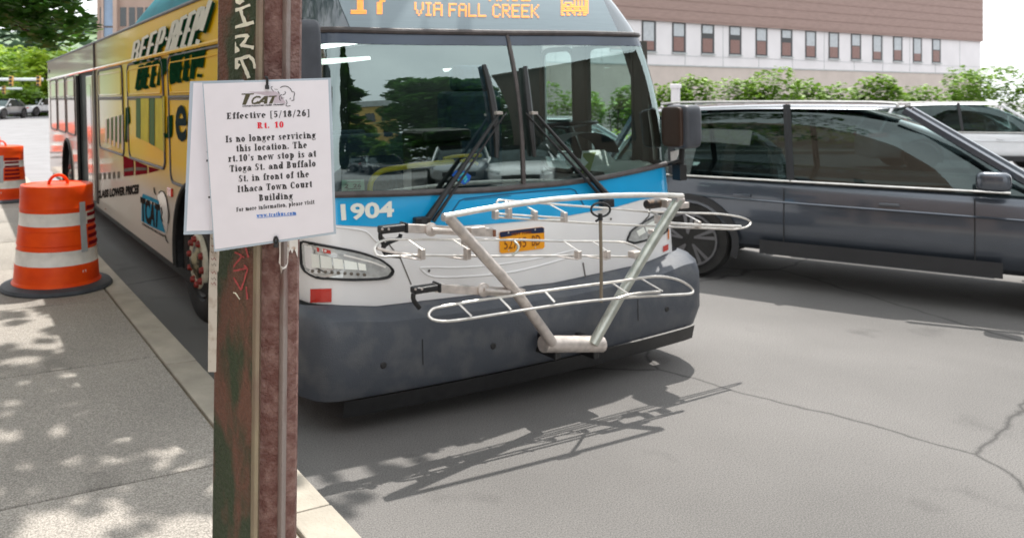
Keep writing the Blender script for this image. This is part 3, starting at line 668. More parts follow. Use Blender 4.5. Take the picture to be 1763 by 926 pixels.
prnt('printed_tick','printgrey',[[(170+8*k,299-.8*k),(174+8*k,298.6-.8*k),(174+8*k,309.5-.7*k),(170+8*k,310-.7*k)] for k in range(5)],off=.004)
prnt('printed_lettering','printdark',quad=[(166,328.5),(239,317),(238.6,334),(166,342.3)],txt='CLASS LOWER PRICES',bold=.06,off=.004)
# transit logo on the skirt
prnt('logo_block','printblue',[[(246,333.6),(273.5,345.5),(273.5,352),(244,340)],[(243.5,345),(275,357),(278,380),(284.5,401),(262,391),(243.5,380.5)]],off=.004)
prnt('logo_lettering','printdark',quad=[(241,338),(275,353),(274,394),(243.5,381)],txt='TCAT',bold=.05,off=.006,shear=.1)
prnt('logo_lettering','printdark',quad=[(244,382.8),(283,405.2),(283,409),(244,386.6)],txt='CONSOLIDATED AREA TRANSIT',bold=.04,off=.006)
prnt('logo_cat','pale',[[(271,338),(276,329),(281,330),(286,342),(288.5,356),(289,380),(287,404),(284,396),(279,380),(276,357)]],off=.0045)
b=MB()
for l in ([(265,323),(265.5,331),(268,335)],[(273,333),(277,328.5),(282,331),(286,341),(288.3,354.4),(289.5,361)],[(289.6,361),(291,372),(289,385)],[(277,357),(279,366),(277,374),(280,382)],[(284,404),(286,413),(289,418.5)]): b=MB(); ribbon(b,l,SD,.0065,1.6); b.build('logo_outline',M['printdark'],bus,rec=False)
b=MB(); ribbon(b,[(181,359),(182,361)],SD,.005,2); b.build('skirt_bolt',M['rustend'],bus,rec=False)
# other walls, floor, tail
b=MB(); b.box(-1.28,1.28,12.36,12.42,.4,2.47); b.build('rear_wall',M['white'],bus,bevel=.03)
b=MB(); b.box(-1.25,1.25,.2,12.35,.28,.36); b.build('floor_pan',M['black'],bus)
b=MB(); b.box(-.9,.9,1.2,11.8,.2,.28); b.build('chassis',M['black'],bus)
# driver side wall, pierced by windows
W2=[LS(941,97,0)]  # placeholder for clarity of the sizes below
def rw(x,y): q=SD(x,y,0,1.295); return q.y,q.z
sA0,_=rw(1014,150); 
b=MB(); b.box(1.255,1.295,.6,12.36,.36,1.12); b.box(1.255,1.295,.6,12.36,2.06,2.46); b.build('driver_side_wall',M['white'],bus)
sA,sB,sC,sD=(rw(x,160)[0] for x in (1100,1018,997,941))
for s0,s1 in ((.24,sA),(sB,sC)):
    b=MB(); b.box(1.235,1.293,s0,s1,1.12,2.06); b.build('window_pillar',M['interior_frame'],bus)
b=MB(); b.box(1.255,1.2945,sD,12.36,1.12,2.06); b.build('driver_side_panel',M['white'],bus); b=MB(); b.box(1.235,1.25,sD,12.3,1.0,2.28); b.build('inner_lining',M['interior'],bus)
for s0,s1 in ((sA,sB),(sC,sD)):
    b=MB(); b.quad((1.285,s0,1.12),(1.285,s1,1.12),(1.285,s1,2.06),(1.285,s0,2.06)); b.build('driver_side_window',M['sideglass'],bus)
    b=MB(); b.tube([(1.25,q.y,q.z) for q in [Vector(p) for p in rr(s0,s1,1.13,2.05,r=.08,u=1.25)]],.02,5,closed=True); b.build('window_frame',M['interior_frame'],bus,smooth=True)
for k in range(7):
    s0=sD+.4+k*1.25; b=MB(); b.quad((1.2965,s0,1.2),(1.2965,s0+1.1,1.2),(1.2965,s0+1.1,2.0),(1.2965,s0,2.0)); b.build('passenger_window',M['darkpane'],bus)
# inner lining
b=MB(); b.box(-1.275,-1.262,.62,12.3,1.15,2.4); b.build('inner_lining',M['interior'],bus)
b=MB(); b.box(-1.26,1.25,.5,12.3,2.30,2.33); b.build('ceiling_panel',M['interior'],bus)
b=MB(); b.box(-1.26,1.23,4.6,4.66,.36,2.3); b.build('added_dark_backdrop',M['interior'],bus)  # added to close the cabin dark, so the windscreen reflections read clearly
# dashboard, steering wheel, seat
b=MB()
def dashf(i,j):
    u=-1.15+2.4*i/24; prof=[(.02,-.015),(.10,-.01),(.22,.0),(.36,-.02),(.46,-.10),(.5,-.5)]; ds,dz=prof[j]; return (u,FS(u,zg(u))+ds,zg(u)-.015+dz-(.0 if u>0 else .05))
b.grid(dashf,24,5); b.build('dashboard',M['dash'],bus,smooth=True)
b=MB()
def bino(i,j):
    a=math.pi*i/14; rr_=(1,.85,.3)[j]; c=LS(1010,262,.36); return (c.x-.27*math.cos(a),c.y-.02+.22*j/2,c.z+.15*math.sin(a)*(1,1.0,.85)[j]-.02)
b.grid(bino,14,2); b.build('instrument_binnacle',M['dash'],bus,smooth=True)
c=LS(980,214,.62); b=MB(); b.tube([(c.x+.19*math.cos(a),c.y+.17*math.sin(a),c.z-.015*math.sin(a)) for a in [k*math.pi/12 for k in range(24)]],.013,6,closed=True); b.tube([(c.x-.2,c.y,c.z-.005),(c.x,c.y,c.z-.03),(c.x+.2,c.y,c.z-.005)],.012,6); b.tube([(c.x,c.y,c.z-.03),(c.x,c.y-.16,c.z-.35)],.03,8); b.build('steering_wheel',M['black'],bus,smooth=True)
b=MB(); b.box(.42,.95,1.35,1.5,.9,1.75); b.box(.42,.95,.95,1.45,.8,.95); b.box(.52,.85,1.36,1.48,1.75,1.95); b.build('driver_seat',M['seat'],bus,bevel=.04)
for s in (3.2,4.0,5.2,6.0): 
    for u in (-1.2,.3): b=MB(); b.box(u,u+.85,s,s+.08,.7,1.35); b.box(u,u+.85,s-.42,s,.7,.78); b.build('passenger_seat',M['seat'],bus,bevel=.03)
b=MB(); b.box(-.12,.18,.8,1.0,.5,1.42); b.box(-.16,.22,.75,1.05,1.42,1.5); b.build('fare_box',M['black'],bus,bevel=.02)
def rail(pts,s,r,k=4): b=MB(); b.tube([LS(x,y,s) for x,y in pts],r,8,smooth=k); return b.build('grab_rail',M['yellowrail'],bus,smooth=True)
rail([(637,330),(637,322),(640,311),(648,301),(660,294),(674,291),(709,286),(745,282),(780,279)],.22,.0155)
rail([(764,273.5),(784,269.5),(805,268.3),(828,268)],.55,.011); rail([(793,278),(802,276),(812,277),(822,283)],.5,.011)
for q,sx in (([(550,102),(590,100),(637,97.5),(638,103),(600,107.5),(550,112)],.9),([(762,119),(790,117),(792,120),(765,124)],1.4)):
    b=MB(); b.add([LS(x,y,sx+.1*k/3) for k,(x,y) in enumerate(q)],[tuple(range(len(q)))]); b.build('ceiling_lamp',M['lampwhite'],bus)
for u in (-.72,.78):
    b=MB(); b.box(u-.07,u+.07,.75,4.4,2.255,2.285); b.build('added_fill_strip',M['fillglow'],bus,bevel=.01)  # glowing strips added out of view to brighten the handrail
# stickers on the glass
def FRin(x,y,off): return FR(x,y,off)
b=MB(); poly_on(b,[(588,310),(627,309),(627.5,327.5),(588.5,329.5)],FR,-.004,rings=1); stk=b.build('inspection_sticker',M['mint'],bus,rec=False)
b=MB(); lay(b,text_mesh('2  26',.03),[(593,317),(622,316),(622,323),(593,324.5)],FR,-.003); ribbon(b,[(597,313.5),(621,312.8)],FR,-.003,1.5); ribbon(b,[(597,326),(621,325)],FR,-.003,1.5); b.build('sticker_print',M['printgrey'],stk,rec=False)
b=MB(); poly_on(b,[(778,302),(784,294),(797,293),(811,303),(808,312),(799,318),(790,313)],FR,.004,rings=1); per=b.build('permit_sticker',M['plateblue'],bus,rec=False)
b=MB(); 
for l in ([(786,299),(793,296)],[(790,304),(799,298)],[(797,309),(803,303)],[(800,314),(804,307)],[(788,309),(794,312)]): ribbon(b,l,FR,.005,3)
b.build('permit_print',M['permitcyan'],per,rec=False)
# wipers
def wiper(pivot,a1,a2,top,mid,bot):
    off=.05
    b=MB(); b.tube([FR(pivot[0],pivot[1],.0),FR(pivot[0],pivot[1],.06)],.022,10); w_=b.build('wiper',M['black'],bus,smooth=True)
    q=FR(*pivot,.035); b=MB(); b.box(q.x-.055,q.x+.04,q.y-.02,q.y+.02,q.z-.025,q.z+.025); b.build('wiper_motor_cap',M['black'],w_,bevel=.008)
    for p0,p1,r in ((a1[0],a1[1],.011),(a2[0],a2[1],.006)):
        mid_=((p0[0]*.7+p1[0]*.3),(p0[1]*.7+p1[1]*.3))
        b=MB(); b.tube([FR(*p0,.03),FR(*mid_,off),FR(*p1,off)],[r*1.9,r*1.25,r*.8],8); b.build('wiper_arm',M['black'],w_,smooth=True)
    pts=[]; wd=[]
    for k in range(13):
        t=k/12; y=top[1]+(bot[1]-top[1])*t; x=(1-t)**2*top[0]+2*t*(1-t)*(mid[0]*2-.5*top[0]-.5*bot[0])+t*t*bot[0]; pts.append(FR(x,y,.022)); wd.append(.007+.0145*math.sin(math.pi*(.15+.75*t)))
    b=MB(); b.tube(pts,wd,6); b.build('wiper_blade',M['black'],w_,smooth=True)
    b=MB(); q=FR(*a1[1],.05); b.box(q.x-.03,q.x+.012,q.y-.012,q.y+.02,q.z-.008,q.z+.008); b.build('blade_clip',M['alu2'],w_)
wiper((728,381),((737,376),(860.6,194.8)),((746,381),(871.8,193.5)),(833,112),(850.5,190),(855,272))
wiper((1046,350),((1044,335),(921,194.8)),((1034,337),(905,195)),(904,115),(911.5,192),(920,270))
# mirrors
def rbox(b,x0,x1,y0,y1,z0,z1,e=.28):
    f=lambda v:math.copysign(abs(v)**e,v)
    def g(i,j):
        a=2*math.pi*i/32; t=math.pi*(j/20-.5); return ((x0+x1)/2+(x1-x0)/2*f(math.cos(a))*f(math.cos(t)),(y0+y1)/2+(y1-y0)/2*f(math.sin(a))*f(math.cos(t)),(z0+z1)/2+(z1-z0)/2*f(math.sin(t)))
    return b.grid(g,32,20,0,True)
def mirror(cx0,cx1,y0,y1,s,m2):
    a=LS(cx0,y1,s); c=LS(cx1,y0,s); b=MB(); rbox(b,a.x,c.x,s-.10,s+.09,a.z,c.z,.34); h=b.build('side_mirror',M['mirror'],bus,smooth=True)
    b=MB(); b.box(a.x+.02,c.x-.02,s+.085,s+.094,a.z+.02,c.z-.02); b.build('mirror_glass',M['darkpane'],h)
    return h,a,c
h,a,c=mirror(1162,1188,180,256,-.02,0)
b=MB(); rbox(b,a.x-.022,a.x+.012,-.085,.07,a.z+.012,c.z-.012,.3); b.build('mirror_inner_panel',M['mirrorbrown'],h,smooth=True)
b=MB(); q0=LS(1174,256,0); q1=LS(1170,310,0); b.tube([q0,LS(1173,280,0),q1],.018,8); b.tube([LS(1149,283,.1),LS(1160,281,.03),LS(1172,277,0)],.016,8); b.box(q1.x-.03,q1.x+.03,-.03,.03,q1.z,q1.z+.10); b.build('mirror_arm',M['black'],h,smooth=True)
b=MB(); poly_on(b,[(1154,262),(1169,258),(1170,262),(1164,277),(1155,282)],lambda x,y,o:LS(x,y,.06),0,rings=1); b.build('mirror_bracket',M['sheeting'],h)
a=LS(497,150,-.12); c=LS(543.5,35,-.12); b=MB(); rbox(b,a.x,c.x,-.2,-.02,a.z-.10,c.z,.30); h=b.build('side_mirror',M['mirror'],bus,smooth=True)
b=MB(); b.box(a.x+.02,c.x-.02,-.02,-.014,a.z,c.z-.02); b.build('mirror_glass',M['darkpane'],h)
b=MB(); b.tube([(c.x-.08,-.1,c.z-.02),(c.x-.06,-.05,c.z+.15),(c.x+.1,.1,c.z+.2)],.018,8,smooth=4); b.build('mirror_arm',M['black'],h,smooth=True)
# roof pod
s1p=SD(210,51).y
b=MB(); 
def pod(i,j):
    prof=[(-1.22,2.46),(-1.16,2.60),(-1.02,2.78),(-.8,2.86),(0,2.88),(.8,2.86),(1.02,2.78),(1.16,2.60),(1.22,2.46)]
    u,z=prof[i]; st_=[(s1p+.02,.0),(s1p-.04,.35),(s1p-.22,.8),(s1p-.5,1),(3.2,1.02),(1.6,1.0),(1.2,.5),(1.1,0)]
    s,k=st_[j]; return (u,s,2.46+(z-2.46)*k)
b.grid(pod,8,7); b.build('roof_equipment_pod',M['teal'],bus,smooth=True)
# ---------------------------------------------------------------- bike rack on the nose
rack=empty('bike_rack'); rack.matrix_world=MBUS
tag(rack,'silver tubular bike rack folded upright against the bus front','bike rack')
def rk(name,segs,r,m='alu',par=rack,n=8,closed=False,sm=4,flat=1):
    b=MB()
    for sg in segs: b.tube([LS(x,y,s) for x,y,s in sg],r,n,smooth=sm if len(sg)>2 else 0,closed=closed,flat=flat)
    return b.build(name,M[m],par,smooth=True)
rk('top_bar',[[(764.5,373,-.44),(800,366.5,-.44),(840,359.3,-.44),(940,345,-.44),(1033,338,-.44),(1122,336,-.44),(1175,337.5,-.44)]],.0145)
rk('side_bar',[[(772,374,-.43),(832,440,-.41),(890,506,-.39),(951,590,-.37)]],.0275,'alu2',n=12)
rk('side_bar',[[(1168,345,-.43),(1118,425,-.41),(1068,509,-.39),(1021,592,-.37)]],.0275,'steel',n=12)
rk('pivot_tube',[[(935,592,-.33),(1035,592,-.33)]],.045,'alu2',n=12)
b=MB(); 
for x in (952,1018): q=LS(x,596,-.3); b.box(q.x-.02,q.x+.02,-.34,-.10,q.z-.06,q.z+.05)
for k in (0,1):
    bb=MB(); bb.v=b.v[k*8:k*8+8]; bb.f=[tuple(i-k*8 for i in f) for f in b.f[k*6:k*6+6]]; bb.m=[0]*6; bb.build('mounting_bracket',M['black'],rack,bevel=.006)
for x,y,ss in ((772,375,-.432),(1168,345,-.432)):
    b=MB(); q=LS(x,y,ss); b.tube([q+Vector((-.03,0,.006)),q+Vector((.03,0,-.002))],.021,10); b.build('weld_collar',M['alu2'],rack,smooth=True)
for x,y in ((812,419),(1134,400)):
    b=MB(); q=LS(x,y,-.415); b.box(q.x-.03,q.x+.03,q.y+.01,q.y+.05,q.z-.012,q.z+.012); b.build('tray_bracket',M['alu2'],rack,bevel=.003)
# middle tray
rk('tray_rail',[[(900,413,-.30),(840,412.8,-.30),(778,412.6,-.30),(703,412.2,-.30),(670,412,-.30),(655,416,-.305),(647,424,-.31),(645,431,-.32),(649,439,-.335),(660,442,-.34),(677,441.2,-.34),(700,440.5,-.34),(731,439.6,-.34),(850,441,-.34),(993,440.3,-.34),(1085,442,-.34),(1103,440,-.33),(1108,436,-.32),(1100,428,-.31),(1085,420.5,-.30),(1062,416,-.30),(971,415.3,-.30),(900,413,-.30)]],.0062,sm=3)
rk('tray_centre_rail',[[(649,427.5,-.32),(672,433,-.325),(699,438,-.33),(722,440.5,-.335)]],.008,'alu2')
def cross(x0,y0,x1,y1,yb,s0=-.30,s1=-.37,s2=-.35,r=.0075):
    o=rk('tray_crosspiece',[[(x0,y0,s0),(x1,y1,s1)]],r,flat=.5)
    a=LS(x1,y1,s1); c=LS(x1-2.5,yb,s1); b=MB(); b.box(a.x-.013,a.x+.012,s1-.004,s1+.03,c.z,a.z+.004); b.build('tray_clamp',M['alu2'],rack,bevel=.003)
    rk('tray_stay',[[(x1-3,yb,s1),(x1-20,yb-2.5,s1+.01),(x1-52,yb-8,s2+.02)]],.004,'alu2')
cross(703.4,412.8,728.5,430.5,447.4); cross(780,412.8,807,430,447.2); cross(971,415.7,998,433.5,446.8); cross(1020,415.7,1048,433.5,446.8)
rk('tray_hook',[[(886,415.7,-.33),(891,421,-.35),(892.5,427,-.36),(889,434,-.36),(882,439.3,-.35)]],.007,'steel')
q=LS(1092,438,-.36); b=MB(); b.box(q.x-.03,q.x+.035,-.39,-.34,q.z-.018,q.z+.02); b.build('tray_end_clamp',M['alu2'],rack,bevel=.004)
# upper tray, folded nearer the bus
rk('tray_rail',[[(1200,367,-.22),(1160,366,-.22),(1113,364.5,-.22),(1062,360,-.22),(1010,356,-.22),(960,352.3,-.22),(915,348.5,-.22),(884,346.5,-.22),(862,344.8,-.22),(856,347,-.22),(855,354,-.23),(854,366,-.25),(852,374,-.26)]],.006,sm=3)
rk('tray_rail',[[(852,374,-.26),(880,375.5,-.26),(915,378,-.26),(969,381.4,-.26),(1040,385.5,-.26),(1118,389,-.26),(1200,392.5,-.26),(1262,395,-.26)]],.006,sm=3)
rk('tray_rail',[[(858,368,-.28),(900,371,-.28),(973,375.6,-.28)]],.0055,sm=3)
rk('tray_rail',[[(1200,367,-.22),(1240,368.5,-.22),(1275,374,-.22),(1292,382,-.23),(1285,391,-.25),(1262,395,-.26)]],.006,sm=3)
rk('tray_rail',[[(1148,384,-.29),(1200,387.5,-.29),(1275,390,-.28)]],.009,sm=3)
def cross2(x0,y0,x1,y1,yb): 
    rk('tray_crosspiece',[[(x0,y0,-.22),(x1,y1,-.29)]],.0075,flat=.5)
    a=LS(x1,y1,-.29); c=LS(x1-3,yb,-.29); b=MB(); b.box(a.x-.015,a.x+.008,-.295,-.26,c.z,a.z+.003); b.build('tray_clamp',M['alu2'],rack,bevel=.003)
cross2(909,356.7,923.4,364.5,380); cross2(946.8,352.3,974.6,366.7,382.8); cross2(870,346,879,359,376.5); cross2(851,352,856,364,378); cross2(1116,364,1136,371.5,386); cross2(1180,369,1205,382,394)
# lower tray
rk('tray_rail',[[(760,528,-.42),(830,516,-.42),(938,501,-.42),(1000,492.5,-.42),(1071,483.5,-.42),(1107,478,-.42),(1130,476,-.42),(1150,477.5,-.42),(1171,483,-.43),(1187,492.5,-.44),(1193,500,-.45),(1190,505,-.46),(1170,507,-.46),(1093,511,-.46),(990,521,-.46),(880,537,-.46),(790,551,-.46),(752,552,-.45),(738,543,-.43),(745,532,-.42),(760,528,-.42)]],.0072,sm=3)
for x0,y0,x1,y1 in ((1104.7,480.2,1140,501),(1053.6,486.9,1083,507),(938,501,955,520),(860,512,880,533),(790,523,812,544)): rk('tray_crosspiece',[[(x0,y0,-.42),(x1,y1,-.465)]],.010,flat=.5)
rk('tray_centre_rail',[[(1136,502,-.47),(1115,503,-.47),(1085,507,-.47),(1062,514,-.47)]],.007)
# wheel-hook arms with black grips
def arm(gx0,gx1,gy0,gy1,bx1,by,px_,tilt,s):
    a=LS(gx0,gy1,s); c=LS(gx1,gy0,s); b=MB(); b.box(a.x,c.x,s-.035,s+.02,a.z,c.z); g=b.build('arm_grip',M['black'],rack,bevel=.008)
    b=MB(); b.box(c.x-.006,c.x+.006,s-.04,s+.024,a.z-.006,c.z+.006); b.build('grip_collar',M['black'],g,bevel=.002)
    for k in (0,1): q=LS(gx0+6+11*k,gy0+10,s-.036); b=MB(); b.lathe([(0,-.002),(.006,-.002),(.006,.003),(0,.003)],8); b.v=[(q.x+v[0],q.y+v[2]-.002,q.z+v[1]) for v in b.v]; b.build('grip_screw',M['alu2'],g)
    h=(gy1-gy0)*.42; b=MB(); y0=by; 
    vs=[LS(gx1,y0-h,s-.02),LS(bx1,y0+tilt-h,s-.02),LS(bx1,y0+tilt+h,s-.02),LS(gx1,y0+h,s-.02)]; vs+=[Vector((v.x,v.y+.035,v.z)) for v in vs]
    b.add(vs,[(0,1,2,3),(7,6,5,4),(0,4,5,1),(1,5,6,2),(2,6,7,3),(3,7,4,0)]); b.build('support_arm',M['alu2'],rack,bevel=.003)
    q=LS(px_,by+tilt*.3,s-.03); b=MB(); b.lathe([(0,-.012),(.018,-.012),(.026,-.006),(.034,-.004),(.034,.012),(0,.012)],20); b.v=[(q.x+v[0],q.y+v[2],q.z+v[1]) for v in b.v]; b.build('arm_pivot',M['alu2'],rack,smooth=True)
    b=MB(); b.tube([LS(px_,by+tilt*.3,s-.045),LS(px_+44,by+tilt*.55+1,s-.045)],.0115,8); b.build('arm_rod',M['alu2'],rack,smooth=True)
    return g
g=arm(652,694,384.5,402,851,393,743,8,-.27)
b=MB(); q=LS(851,401,-.29); b.box(q.x-.008,q.x+.004,-.30,-.25,q.z-.018,q.z+.016); b.build('rusty_end_cap',M['rustend'],rack)
q=LS(821,397,-.29); b=MB(); b.box(q.x-.045,q.x+.045,-.305,-.25,q.z-.024,q.z+.02); b.build('arm_block',M['alu2'],rack,bevel=.004)
rk('hook_strap',[[(655,402,-.27),(655,410,-.27),(660,421,-.27),(659,429,-.27)],],.011,'black'); rk('hook_strap',[[(690,403,-.26),(687,410,-.26),(676,415,-.26),(666,420,-.265),(660,427,-.27),(663,436,-.28),(674,440,-.28),(689,441.5,-.28)]],.010,'black')
arm(709,750.5,487.5,505,905,496.5,833,9,-.36)
rk('hook_strap',[[(712,505,-.35),(712,516,-.35),(722,530,-.35)]],.012,'black')
b=MB(); q=LS(1125,351,-.25); b.lathe([(.0,-.055),(.026,-.055),(.028,-.02),(.028,.05),(0,.05)],14,c=tuple(q),axis='x'); b.build('arm_grip',M['griprust'],rack,smooth=True)
for x,y,wd,hh in ((1148,350,.055,.05),(1173,353,.07,.035)): q=LS(x,y,-.29); b=MB(); b.box(q.x-wd/2,q.x+wd/2,-.32,-.26,q.z-hh/2,q.z+hh/2); b.build('arm_block',M['alu2'],rack,bevel=.006)
b=MB(); b.tube([LS(1034+16.5*math.cos(a),361+12*math.sin(a)*(1 if math.sin(a)>0 else 1.0),-.47) for a in [k*math.pi/8 for k in range(16)]],.006,6,closed=True); b.build('tie_ring',M['black'],rack,smooth=True)
rk('tie_cord',[[(1033.5,372,-.47),(1034,400,-.47),(1035,450,-.46),(1035,520,-.44)]],.0085,'strap'); rk('cord_knot',[[(1033.5,368,-.475),(1033.5,379,-.475)]],[.011,.013],'black'); rk('cord_tail',[[(1032,377,-.475),(1026,381,-.478)]],.006,'black')
# ---------------------------------------------------------------- steel post with notices
YP=1.42
def lean(y): return (y-253)*-.0105
post=empty('steel_post',(P(447,253,YP).x,YP,.15)); tag(post,'rusty brown and green steel post with graffiti standing on the pavement','post')
prof=[(373,1.50),(374,1.492),(438,1.425),(439.5,1.412),(444,1.405),(450,1.405),(453,1.424),(484,1.424),(486,1.410),(491,1.405),(496,1.410),(498.5,1.424),(514,1.432),(517.5,1.445)]
zb_,zt_=.12,2.9
def pp(x,Y,z):
    yy=CY+F*(H-z)/YP; return Vector(((x+lean(yy)-CX)/F*Y,Y,z))-post.location
def pseg(i0,i1,name,m):
    b=MB(); n=40; b.grid(lambda i,j:pp(prof[i0+i][0],prof[i0+i][1],zb_+(zt_-zb_)*j/n),i1-i0,n); return b.build(name,m,post,smooth=True)
pseg(0,2,'left_face',M['rustdark']); pseg(2,6,'corner_ridge',M['ridge']); pseg(6,7,'middle_face',M['rustbrown']); pseg(7,11,'right_ridge',M['ridgegrey']); pseg(11,13,'right_face',M['rustbrown'])
b=MB(); x0=pp(374,1.5,0).x; b.add([pp(378,1.5,zb_),pp(515,1.445,zb_),pp(515,1.58,zb_),pp(378,1.58,zb_),pp(378,1.5,zt_),pp(515,1.445,zt_),pp(515,1.58,zt_),pp(378,1.58,zt_)],[(1,2,6,5),(2,3,7,6),(3,0,4,7),(4,5,6,7)]); b.build('back_face',M['rustdark'],post)
def PS(x,y,off):
    u=x-lean(y)
    Y=interp([(373,1.50),(438,1.425),(444,1.405),(450,1.405),(453,1.424),(484,1.424),(491,1.405),(498.5,1.424),(517,1.445)],u)-off
    return P(x,y,Y)-post.location
def paint(name,strokes,m,off=.0045):
    for pts,wd in strokes:
        b=MB(); pts2=[]
        for (xa,ya),(xb,yb) in zip(pts,pts[1:]):
            for k in range(4): t=k/4; pts2.append((xa+(xb-xa)*t+random.uniform(-.35,.35),ya+(yb-ya)*t+random.uniform(-.35,.35)))
        pts2.append(pts[-1]); ribbon(b,pts2,PS,off,[1.55*wd*random.uniform(.7,1.15) for _ in pts2]); b.build(name,M[m],post,rec=False)
z5=lambda l:[(310+x/3.56,y/3.56) for x,y in l]; z6=lambda l:[(310+x/3.618,250+y/3.618) for x,y in l]
paint('graffiti_stroke',[(z5([(330,-10),(345,8),(365,18),(388,2)]),4.5),(z5([(308,76),(365,58),(430,32)]),3.6),(z5([(368,55),(382,100),(398,142)]),3.8),(z5([(308,180),(370,160),(452,138)]),4),
 (z5([(300,232),(322,280),(345,325)]),8),(z5([(303,240),(350,225),(418,218)]),3.6),(z5([(418,218),(400,250),(372,285)]),3.6),(z5([(372,280),(410,284),(452,294)]),4.2),
 (z5([(318,375),(370,360),(425,345),(448,370),(460,422)]),3.8),(z5([(372,358),(398,420),(422,480)]),4.4),(z5([(325,395),(345,405),(362,412)]),7),(z5([(322,372),(340,382),(352,390)]),6)],'paintwhite')
paint('graffiti_stroke',[(z6([(340,668),(370,680),(400,700)]),2),(z6([(385,690),(345,740),(308,785),(360,778),(415,765)]),2.2),(z6([(410,640),(418,670),(425,700)]),2.2),(z6([(308,822),(335,828),(355,860),(380,902)]),2),(z6([(380,902),(400,840),(420,770),(398,745)]),2),(z6([(412,880),(415,920),(420,960)]),2)],'paintred')
paint('graffiti_stroke',[(z6([(232,960),(255,928),(300,914),(345,920),(372,960)]),1.5)],'paintwhite')
for poly in ([(482,414),(499,411),(499,430),(498,452),(495,461),(489,464),(486,472),(484,456),(482,452),(483,436)],[(499.5,411),(514,409),(515,424),(514.5,443),(511,434),(508,428),(505,436),(502,430),(499.5,434)]):
    b=MB(); b.add([PS(x+lean(y),y,.010) for x,y in poly],[tuple(range(len(poly)))]); b.build('peeling_paint_patch',M['peel'],post,rec=False)
b=MB(); b.add([P(x,y,1.44)-post.location for x,y in ((362,392),(374,392),(374,520),(372,640),(358,640),(359,506))],[(0,1,2,3,4,5)]); 
sk=b.build('torn_sticker',M['sticker'],post,rec=False)
b=MB(); b.add([P(x,y,1.438)-post.location for x,y in ((362,418),(378,426),(376,468),(362,462))],[(0,1,2,3)]); b.build('torn_sticker',M['sticker'],post,rec=False)
for k in range(9):
    y=400+11*k+random.uniform(-2,2); b=MB(); ribbon(b,[(363+random.uniform(0,2),y),(366,y+3),(369,y-1),(372,y+4)],lambda x,yy,o:P(x,yy,1.436)-post.location,0,1.1); b.build('sticker_scribble',M['printgrey' if k%2 else 'printred'],post,rec=False)
# sheets
def SH(x,y,off=0): 
    k=(y-140)/290; j=(x-460)/110
    return P(x,y,1.345+.025*k-.006*math.sin(math.pi*max(0,min(1,k)))+.004*j*j-off)
def SB(x,y,off=0): return P(x,y,1.388+.004*(y-140)/260-off)
def sheet(name,outer,inner,surf,label,lift=.0006):
    q=[Vector(p) for p in outer]
    def g(quad,off,nx=10,ny=14):
        tl,tr,br,bl=[Vector(p) for p in quad]; b=MB(); b.grid(lambda i,j:surf(*( (tl.lerp(tr,i/nx)).lerp(bl.lerp(br,i/nx),j/ny) ),off),nx,ny); return b
    root=empty(name,surf(*outer[0])); b=g(outer,0); b.v=[tuple(Vector(v)-root.location) for v in b.v]; l=b.build('laminate_sleeve',M['laminate'],root,rec=False,smooth=True)
    b=g(inner,lift); b.v=[tuple(Vector(v)-root.location) for v in b.v]; pg=b.build('paper_page',M['paper'],root,rec=False,smooth=True)
    tag(root,label,'notice'); return root,pg
back,bpage=sheet('notice',[(327,140.5),(420,138),(440,401),(316,404)],[(333,143),(420,141),(440,394),(321,398)],SB,'blank side of a second laminated notice, mostly hidden behind the printed one')
nt_,page=sheet('notice',[(348.2,141.5),(569.8,134.3),(578.8,402.5),(368.6,433.5)],[(350,144.5),(565,137.8),(574.5,399.2),(370,429.3)],SH,'white laminated bus stop notice with printed text, tied to the steel post')
